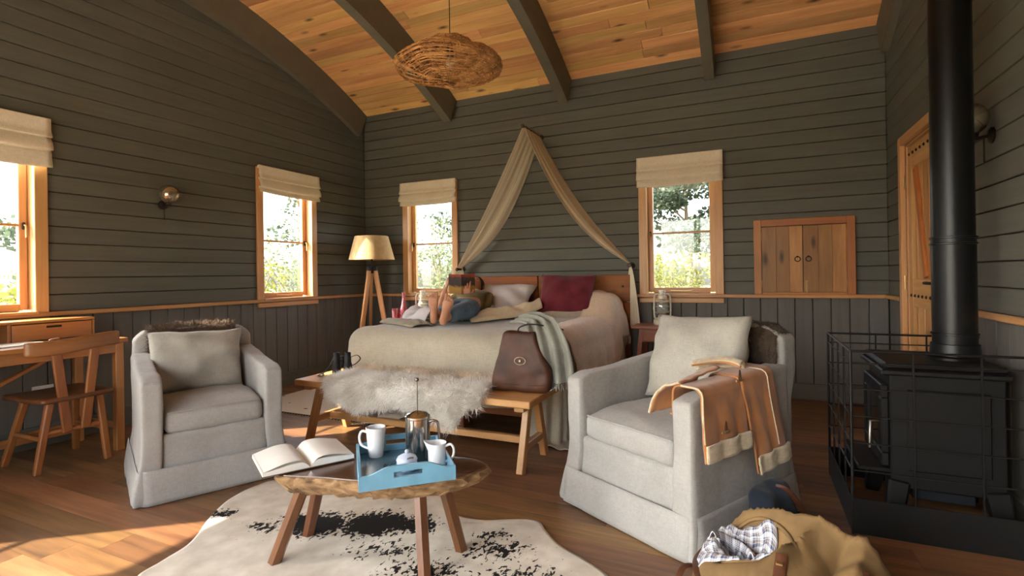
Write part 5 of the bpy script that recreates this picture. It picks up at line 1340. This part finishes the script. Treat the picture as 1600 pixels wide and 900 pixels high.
# ------------------------------------------------------------------ rugs
RC = Vector((2.95, -3.55, 0))
ro = [(2.02, -3.10), (2.25, -2.885), (2.48, -2.84), (2.72, -2.835), (2.90, -2.90), (3.04, -2.985), (3.17, -3.085), (3.30, -3.07), (3.41, -3.02), (3.52, -2.985), (3.59, -3.06), (3.70, -3.155), (3.80, -3.205), (3.93, -3.285), (4.08, -3.46), (4.06, -3.70), (3.86, -3.86), (3.82, -4.08), (3.58, -4.25), (3.30, -4.20), (3.00, -4.34), (2.66, -4.28), (2.44, -4.10), (2.30, -3.98), (2.275, -3.87), (2.235, -3.73), (2.09, -3.54), (1.995, -3.36), (1.985, -3.20)]
rp = spline([Vector((x, y, 0)) - RC for x, y in ro], 6, True); nr = 46
bm = bmesh.new(); rings = []
for k in range(nr + 1):
    f = (k / nr) ** 0.8; rings.append([bm.verts.new((p.x * f, p.y * f, .0075 + .004 * max(0, nz(p.x * f * 5, p.y * f * 5)) + (.004 * nz(p.x * 9, p.y * 9) if k > nr - 6 else 0))) for p in rp] if k else [bm.verts.new((0, 0, .009))])
n_ = len(rp)
for A, B_ in zip(rings, rings[1:]):
    for k in range(n_):
        if len(A) == 1: bm.faces.new((A[0], B_[k], B_[(k + 1) % n_]))
        else: bm.faces.new((A[k], B_[k], B_[(k + 1) % n_], A[(k + 1) % n_]))
low = [bm.verts.new((v.co.x, v.co.y, .002)) for v in rings[-1]]
for k in range(n_): bm.faces.new((rings[-1][k], low[k], low[(k + 1) % n_], rings[-1][(k + 1) % n_]))
me = bpy.data.meshes.new('cowhide_rug'); bm.to_mesh(me); bm.free()
at_ = me.attributes.new('patch', 'FLOAT', 'POINT')
spots = [(2.62, -3.40, .20, .13, 1.0), (2.85, -3.30, .20, .13, 1.05), (3.02, -3.24, .14, .10, .9), (2.42, -3.52, .13, .08, .62), (3.46, -3.28, .20, .12, .60), (3.62, -3.42, .20, .12, .58), (2.12, -3.50, .09, .06, .72), (3.28, -3.52, .22, .12, .60), (3.40, -3.18, .12, .06, .58), (3.10, -3.95, .25, .15, .9), (3.05, -3.45, .22, .10, .55)]
vals = []
for v in me.vertices:
    p = v.co + RC; m_ = 0.0
    for sx_, sy_, a, b, g_ in spots:
        dx, dy = p.x - sx_, p.y - sy_; u_ = dx * .90 + dy * .43; w_ = -dx * .43 + dy * .90; m_ = max(m_, g_ * math.exp(-(u_ / a) ** 2 - (w_ / b) ** 2))
    vals.append(m_)
at_.data.foreach_set('value', vals); shade(me, 180)
q = NT('cowhide', 0.75, spec=0.25); an = q.n('Attribute', attribute_name='patch'); v_ = q.coords((1, 1, 1), False)
f1 = q.noise(q.coords((1.25, .8, 1), False), 46, 4, 0.6); f2 = q.noise(v_, 9, 3)
m1 = q.n('Math', operation='MULTIPLY_ADD'); m1.inputs[1].default_value = .55; q.l(an.outputs['Fac'], m1.inputs[0]); q.l(f1, m1.inputs[2])
bw_ = q.ramp(m1.outputs[0], [(0.775, (0, 0, 0, 1)), (0.80, (1, 1, 1, 1))])
wh = q.ramp(f2, [(0.3, lin((190, 182, 168))), (0.7, lin((218, 212, 200)))])
q.col(q.mix(bw_, wh, lin((20, 17, 16)))); q.bump(q.noise(q.coords((120, 400, 1), False), 1, 2), 0.15, 0.002)
rg_ = mobj('cowhide_rug', me, q.m, None, RC); setk(rg_, 'white cowhide rug with black speckles under the coffee table', 'rug')

q = NT('woven_rug', 0.95, spec=0.1); v_ = q.coords((1, 1, 1), False); vo = q.n('TexVoronoi'); vo.inputs['Scale'].default_value = 5.2; vo.inputs['Randomness'].default_value = .55
mp = q.coords((1, 2.2, 1), False); q.l(mp, vo.inputs['Vector']); bl = q.ramp(vo.outputs['Distance'], [(0.10, (1, 1, 1, 1)), (0.14, (0, 0, 0, 1))])
q.col(q.mix(bl, lin((206, 198, 184)), lin((44, 40, 38)))); q.bump(q.noise(q.coords((300, 300, 1), False), 1, 2), 0.3, 0.002)
br = root('woven_rug', 'cream woven rug with small black motifs beside the bed', 'rug', (1.14, -1.66, 0))
boxo('rug_body', (0, 0, .004), (1.56, .78, .006), q.m, br, .001)
M['ink'] = plain('black_wool', (40, 36, 34), 0.95)
for y in (-.385, .385): boxo('binding', (0, y, .0045), (1.56, .016, .0065), M['ink'], br, .001)
boxo('binding', (.772, 0, .0045), (.016, .754, .0065), M['ink'], br, .001)
for k in range(52):
    x = -.77 + k * 1.54 / 51; tube('fringe_tassel', [(x, -.39, .005), (x + random.uniform(-.004, .004), -.41, .004), (x + random.uniform(-.008, .008), -.432, .003)], [.003, .003, .0015], M['stripe'], br, 5)

# ------------------------------------------------------------------ stove
M['stove'] = plain('cast_iron', (9, 9, 10), 0.55, 0.3, 0.1, 30, 0.08)
M['steelpipe'] = plain('black_flue', (15, 16, 18), 0.36, 0.4, 0.06, 6)
sv = root('wood_stove', 'black cast-iron wood stove with a flue pipe by the right wall', 'stove', (5.145, -2.195, 0))
def cb(name, x0, x1, y0, y1, z0, z1, bev=.006, par=sv, mat=None): return boxo(name, ((x0 + x1) / 2, (y0 + y1) / 2, (z0 + z1) / 2), (x1 - x0, y1 - y0, z1 - z0), mat or M['stove'], par, bev)
cb('body', -.19, .20, -.215, .215, .17, .665)
cb('top_rim', -.225, .215, -.24, .24, .660, .685); cb('top_plate', -.215, .21, -.23, .23, .683, .712, .012)
for s in (-1, 1): cb('side_panel', -.13, .15, s * .219 - .006, s * .219 + .006, .25, .60, .005)
for sx_ in (-1, 1):
    for sy_ in (-1, 1): bar_between('leg', (sx_ * .195 + .005, sy_ * .215, 0), (sx_ * .165 + .005, sy_ * .185, .20), .06, .06, M['stove'], sv, .008, up=(0, 1, 0), taper=1.35)
dr = bpy.data.objects.new('stove_door', None); COL.objects.link(dr); dr.parent = sv; dr.location = (-.19, 0, .42)
for y0, y1, z0, z1 in ((-.19, .19, .13, .19), (-.19, .19, -.17, -.11), (-.19, -.13, -.11, .13), (.13, .19, -.11, .13)): cb('door_frame', -.03, 0, y0, y1, z0, z1, .005, dr)
q = NT('stove_glass', 0.06); q.col((.012, .012, .013, 1)); q.b.inputs['Coat Weight'].default_value = .5; M['sglass'] = q.m
cb('door_glass', -.018, -.010, -.135, .135, -.115, .135, 0, dr, M['sglass'])
tube('door_handle', [(-.03, -.16, .02), (-.065, -.165, .02), (-.068, -.165, -.10)], .010, M['steel_d'], dr, 8)
for z in (-.10, .12): tube('hinge', [(-.02, .198, z - .025), (-.02, .198, z + .025)], .009, M['stove'], dr, 8)
cb('ash_lip', -.31, -.185, -.20, .20, .225, .245, .004); cb('ash_pan', -.10, .12, -.14, .14, .105, .168, .004, sv, plain('ash_pan_steel', (44, 48, 54), 0.4, 0.5))
px_, py_ = .098, .005
lathe('flue_collar', [(.105, .710), (.105, .722), (.092, .730), (.088, .780), (.083, .782)], M['steelpipe'], sv, (px_, py_, 0), 36)
lathe('flue_pipe', [(.081, .712), (.081, 1.262)], M['steelpipe'], sv, (px_, py_, 0), 36)
ctop = arc(-2.19) + .05
lathe('flue_pipe', [(.0785, 1.25), (.0785, ctop)], M['steelpipe'], sv, (px_, py_, 0), 36)
for z in (.820, 1.225, 1.252): lathe('flue_ring', [(.080, z), (.087, z + .002), (.087, z + .009), (.080, z + .011)], M['steelpipe'], sv, (px_, py_, 0), 36)

# fire guard
gu = root('fire_guard', 'black wire fire guard with a sheet-metal base around the stove', 'fire guard', (4.79, -2.55, 0))
GX, GY, GH = .645, .70, .775
def wire(a, b, r=.0032): return tube('wire', [a, b], r, M['black'], gu, 6)
def rail(a, b): return tube('rail', [a, b], .0052, M['black'], gu, 8)
rail((0, 0, GH), (0, GY, GH)); rail((0, 0, GH), (GX, 0, GH)); rail((0, GY, GH), (GX, GY, GH))
for x, y in ((0, 0), (0, GY)): tube('corner_post', [(x, y, 0), (x, y, GH)], .006, M['black'], gu, 8)
for k in (1, 2, 3): wire((0, GY * k / 4, .05), (0, GY * k / 4, GH), .0042)
for k in (1, 2):
    for y in (0, GY): wire((k * .217, y, .05), (k * .217, y, GH), .0042)
for z in (.725, .615, .50, .387, .270):
    wire((0, 0, z), (0, GY, z)); wire((0, 0, z), (GX, 0, z)); wire((0, GY, z), (GX, GY, z))
boxo('base_plate', (-.002, GY / 2, .078), (.004, GY, .150), M['black'], gu, .001)
boxo('base_plate', (GX / 2, -.002, .078), (GX, .004, .150), M['black'], gu, .001)
boxo('base_plate', (GX / 2, GY + .002, .078), (GX, .004, .150), M['black'], gu, .001)

# ------------------------------------------------------------------ suede jacket over the arm of the right chair
M['suede'] = plain('tan_suede', (172, 112, 58), 0.92, var=0.10, scale=7, bump=0.1, sheen=0.35)
M['shear'] = cloth('shearling', (200, 182, 152), (224, 208, 180), 0.95, 160, 0.9, 30.0, 0.4)
jk = root('suede_jacket', 'tan suede jacket with shearling trim draped over the armchair arm', 'jacket', RA_LOC, RA_R)
AX = .3025; ATOP = .640
def over_arm(t, off, y):
    """t<0 inside of the arm, 0 = top centre, t>0 outside; arc-length along the arm section"""
    hw_ = .048 + off; r_ = .03; top = ATOP + .03 * sstep(-.37, .37, y) ** 1.5 + off; s = 1 if t > 0 else -1; a = abs(t); fl_ = hw_ - r_
    if a < fl_: return Vector((AX + s * a, y, top))
    a -= fl_
    if a < r_ * pi / 2: b = a / r_; return Vector((AX + s * (fl_ + r_ * sin(b)), y, top - r_ * (1 - cos(b))))
    a -= r_ * pi / 2; return Vector((AX + s * (fl_ + r_), y, top - r_ - a))
def panel(name, y0, y1, inside, hem, off, mat, seed, lean=0.0, parent=None, nv=44, t0=None, tilt=0.0):
    def fn(u, v):
        y = lerp(y0, y1, u); t = lerp(-inside if t0 is None else t0, hem + tilt * u, v); p = over_arm(t, off, y)
        d = max(0.0, t - .07); fold = .012 * sin(u * 7.5 + seed) * sstep(0, .15, d) + .006 * nz(u * 6 + seed, v * 5)
        p.x += abs(fold) * 1.0 + .05 * d * sstep(0, .3, d); p.y += lean * d + .02 * (u - .5) * d * 2
        if t < -.08 and p.z < .525: # reaches the seat cushion and spreads over it
            e = .525 - p.z; p.z = .525 + .012 + .010 * nz(u * 5, v * 9 + seed); p.x -= e * .95
        return p
    return sheet(name, fn, 26, nv, mat, parent or jk, .007)
panel('front_panel', -.352, -.055, .20, .33, .016, M['suede'], .5)
panel('back_panel', -.085, .165, .12, .47, .026, M['suede'], 2.1, .20)
panel('hem_trim', -.355, -.052, 0, .352, .028, M['shear'], .5, 0.0, None, 6, .285)
panel('hem_trim', -.088, .169, 0, .492, .037, M['shear'], 2.1, .20, None, 6, .420)
# seam piping down the back panel
def seam_pt(t, y, off, lean): p = over_arm(t, off, y); d = max(0, t - .07); p.x += .014 + .05 * d * sstep(0, .3, d); p.y += lean * d; return p
tube('seam_piping', [seam_pt(-.02 + k * .02, .085, .034, .20) for k in range(22)], .0028, M['shear'], jk, 6)
tube('seam_piping', [seam_pt(-.03 + k * .02, -.352, .022, 0) - Vector((.008, 0, 0)) for k in range(16)], .004, M['shear'], jk, 6)
# collar and sleeve lying towards the seat
def lap(u, v):
    # lapel folded from the arm top down on to the seat cushion
    a = Vector((AX - .035, lerp(-.345, -.06, u), .672 + .03 * u)); b = Vector((lerp(.085, .175, u), lerp(-.315, -.13, u), lerp(.508, .545, u)))
    p = a.lerp(b, v); p.z += .045 * sin(pi * v) * (0.5 + .6 * u) + .008 * nz(u * 5, v * 5); p.x -= .03 * sin(pi * v); return p
sheet('lapel', lap, 16, 20, M['suede'], jk, .008)
tube('lapel_edge', [lap(0.0, k / 14) for k in range(15)], .0055, M['shear'], jk, 6); tube('lapel_edge', [lap(k / 10, 1.0) for k in range(11)], .0055, M['shear'], jk, 6)
def colr(u, v):
    a = lerp(-.6, 2.6, v); c = Vector((lerp(.165, .325, u), lerp(-.10, .02, u) + .05 * sin(pi * u), .690 + .012 * sin(pi * u))); r_ = .030
    return c + Vector((-r_ * .4 * cos(a), r_ * 1.2 * cos(a), r_ * sin(a)))
sheet('shearling_collar', colr, 20, 14, M['shear'], jk, .007)
tube('collar_edge', [colr(k / 20, 1.0) for k in range(21)], .006, M['suede'], jk, 6)
M['horn'] = plain('horn_toggle', (150, 122, 84), 0.4, var=0.15, scale=40)
for t, y in ((.075, -.115), (.262, -.235)):
    p = over_arm(t, .034, y) + Vector((.018, 0, 0)); tg = tube('toggle', [p + Vector((0, -.026, 0)), p, p + Vector((0, .026, 0))], [.004, .0065, .004], M['horn'], jk, 8)
    tube('toggle_loop', spline([p + Vector((0, -.008, .004)), p + Vector((0, .0, .042)), p + Vector((0, .008, .004))], 5), .0028, M['leather'], jk, 6)

# ------------------------------------------------------------------ duffel bag with a shirt
q = NT('waxed_canvas', 0.85); v_ = q.coords(rand=False); f = q.noise(v_, 5, 5, 0.5); q.col(q.ramp(f, [(0.25, lin((96, 74, 44))), (0.7, lin((146, 116, 74)))])); q.bump(q.noise(q.coords((300, 300, 300), False), 1, 2), 0.2, 0.002); M['canvas'] = q.m
du = root('duffel_bag', 'tan canvas duffel bag lying open on the floor by the stove guard', 'bag', (4.515, -3.27, 0), radians(-8))
def crease(d, w_): return math.exp(-abs(d) / w_)
def bagz(x, y):
    r2 = (x / .315) ** 2 + (y / .27) ** 2; env = max(0.0, 1 - r2 ** 1.6); z = .215 * env ** 0.5
    z += .085 * crease(y - .125 + .22 * (x + .05) ** 2 + .15 * x, .040) * sstep(.33, .16, abs(x - .02)) * (1 - sstep(.80, 1.0, r2))     # far lip standing up
    z -= .125 * math.exp(-(((x + .12) / .105) ** 2 + ((y - .005) / .080) ** 2) ** 1.5)                                                # open mouth
    z += .060 * crease(x - .02 - .55 * y, .030) * math.exp(-((y + .03) / .14) ** 2) * env                                             # fold right of the mouth
    z -= .055 * crease(x - .115 - .35 * y, .022) * math.exp(-((y + .03) / .16) ** 2) * env
    z += .045 * crease(x - .18 - .2 * y, .035) * math.exp(-((y + .02) / .14) ** 2) * env
    z += (.026 * abs(nz(x * 8, y * 8, 2)) + .012 * nz(x * 18, y * 13, 5)) * env
    return max(.004, z)
def du_fn(u, v):
    a = u * 2 * pi; r_ = v ** 0.7; x = .315 * r_ * cos(a); y = .27 * r_ * sin(a); b = 1 + .04 * sin(pi * v) ; return (x * b, y * b, bagz(x, y) if v < .995 else .004)
mobj('canvas_body', grid_mesh('canvas_body', du_fn, 84, 44, 0.0, True), M['canvas'], du)
# rolled lip round the mouth
tube('mouth_binding', [Vector((-.12 + .125 * cos(k * 2 * pi / 40), .015 + .105 * sin(k * 2 * pi / 40), bagz(-.12 + .125 * cos(k * 2 * pi / 40), .015 + .105 * sin(k * 2 * pi / 40)) + .004)) for k in range(40)], .007, M['canvas'], du, 8, True)
def strap(pts, wd=.018, nm='strap'):
    sp = spline([Vector((x, y, bagz(x, y) + .008)) for x, y in pts], 6); return tube(nm, sp, wd, M['leather'], du, 8, flat=.28)
strap([(-.02, -.10), (-.02, -.15), (-.015, -.20), (-.01, -.245)]); strap([(.19, -.04), (.20, -.10), (.20, -.16), (.19, -.20)]); strap([(-.27, .06), (-.285, 0), (-.27, -.08), (-.23, -.16)])
tube('carry_handle', spline([(-.28, -.02, .10), (-.32, -.07, .11), (-.33, -.13, .07), (-.30, -.17, .04), (-.27, -.15, .07)], 6), .012, M['leather'], du, 8, flat=.4)
for x, y in ((-.02, -.125), (.20, -.13)):
    boxo('buckle', (x, y, bagz(x, y) + .016), (.020, .030, .006), M['brass'], du, .002)
q = NT('plaid_cotton', 0.9); uvn = q.n('UVMap'); sx = q.n('SeparateXYZ'); q.l(uvn.outputs[0], sx.inputs[0]); cs_ = []
for i, fq in ((0, 9.0), (1, 11.0)):
    mm = q.n('Math', operation='MULTIPLY'); mm.inputs[1].default_value = fq; q.l(sx.outputs[i], mm.inputs[0]); fr = q.n('Math', operation='FRACT'); q.l(mm.outputs[0], fr.inputs[0])
    cs_.append(q.ramp(fr.outputs[0], [(0.0, lin((214, 216, 222))), (0.20, lin((214, 216, 222))), (0.22, lin((60, 74, 110))), (0.42, lin((60, 74, 110))), (0.44, lin((206, 204, 204))), (0.50, lin((120, 108, 100))), (0.70, lin((120, 108, 100))), (0.72, lin((214, 216, 222))), (0.84, lin((70, 84, 116))), (0.90, lin((214, 216, 222)))]))
q.col(q.mix(0.5, cs_[0], cs_[1])); M['plaid'] = q.m
ps = root('plaid_shirt', 'blue and white plaid shirt bunched in the mouth of the duffel bag', 'shirt', (4.515, -3.27, 0), radians(-8))
def sh_fn(u, v):
    x = lerp(-.285, -.05, u) + .02 * nz(v * 4, u * 3); y = lerp(-.085, .105, v) + .02 * nz(u * 5, v * 2); e = (1 - (2 * u - 1) ** 4) * (1 - (2 * v - 1) ** 4)
    return (x, y, bagz(x, y) + .008 + (.030 + .035 * nz(u * 4, v * 4, 1)) * e ** .5 + .035 * abs(nz(u * 9 + 2, v * 7)) * e)
sheet('shirt_cloth', sh_fn, 40, 36, M['plaid'], ps, .004)
def col_fn(u, v):
    a = lerp(-.5, 3.4, u); r_ = lerp(.045, .062, v); x = -.17 + r_ * cos(a) * 1.2; y = -.02 + r_ * sin(a); return (x, y, bagz(x, y) + .075 + .022 * sin(pi * v) - .012 * v)
sheet('shirt_collar', col_fn, 24, 6, M['plaid'], ps, .003)
bl_ = root('blue_bundle', 'dark blue denim bundle between the armchair and the duffel bag', 'clothes', loc2w(RA_LOC, RA_R, (.480, .0, 0)), RA_R)
def bunf(p): p.x += .02 * nz(p.y * 8, p.z * 8) - .12 * sstep(0, .22, p.z + .11) * .25; p.z += .035 * nz(p.y * 7 + 3, p.x * 7) * (p.z > -.05); p.y *= 1 - .35 * sstep(0, .22, p.z + .11); return p
soft_box('folded_denim', (0, 0, .112), (.11, .30, .22), .04, (10, 20, 14), M['denim_d'], bl_, bunf, None, .010, 9, 3)
tube('leather_strap', spline([(.03, .13, .02), (.06, .09, .12), (.03, .03, .215), (-.01, .01, .225)], 6), .012, M['leather'], bl_, 8, flat=.35)
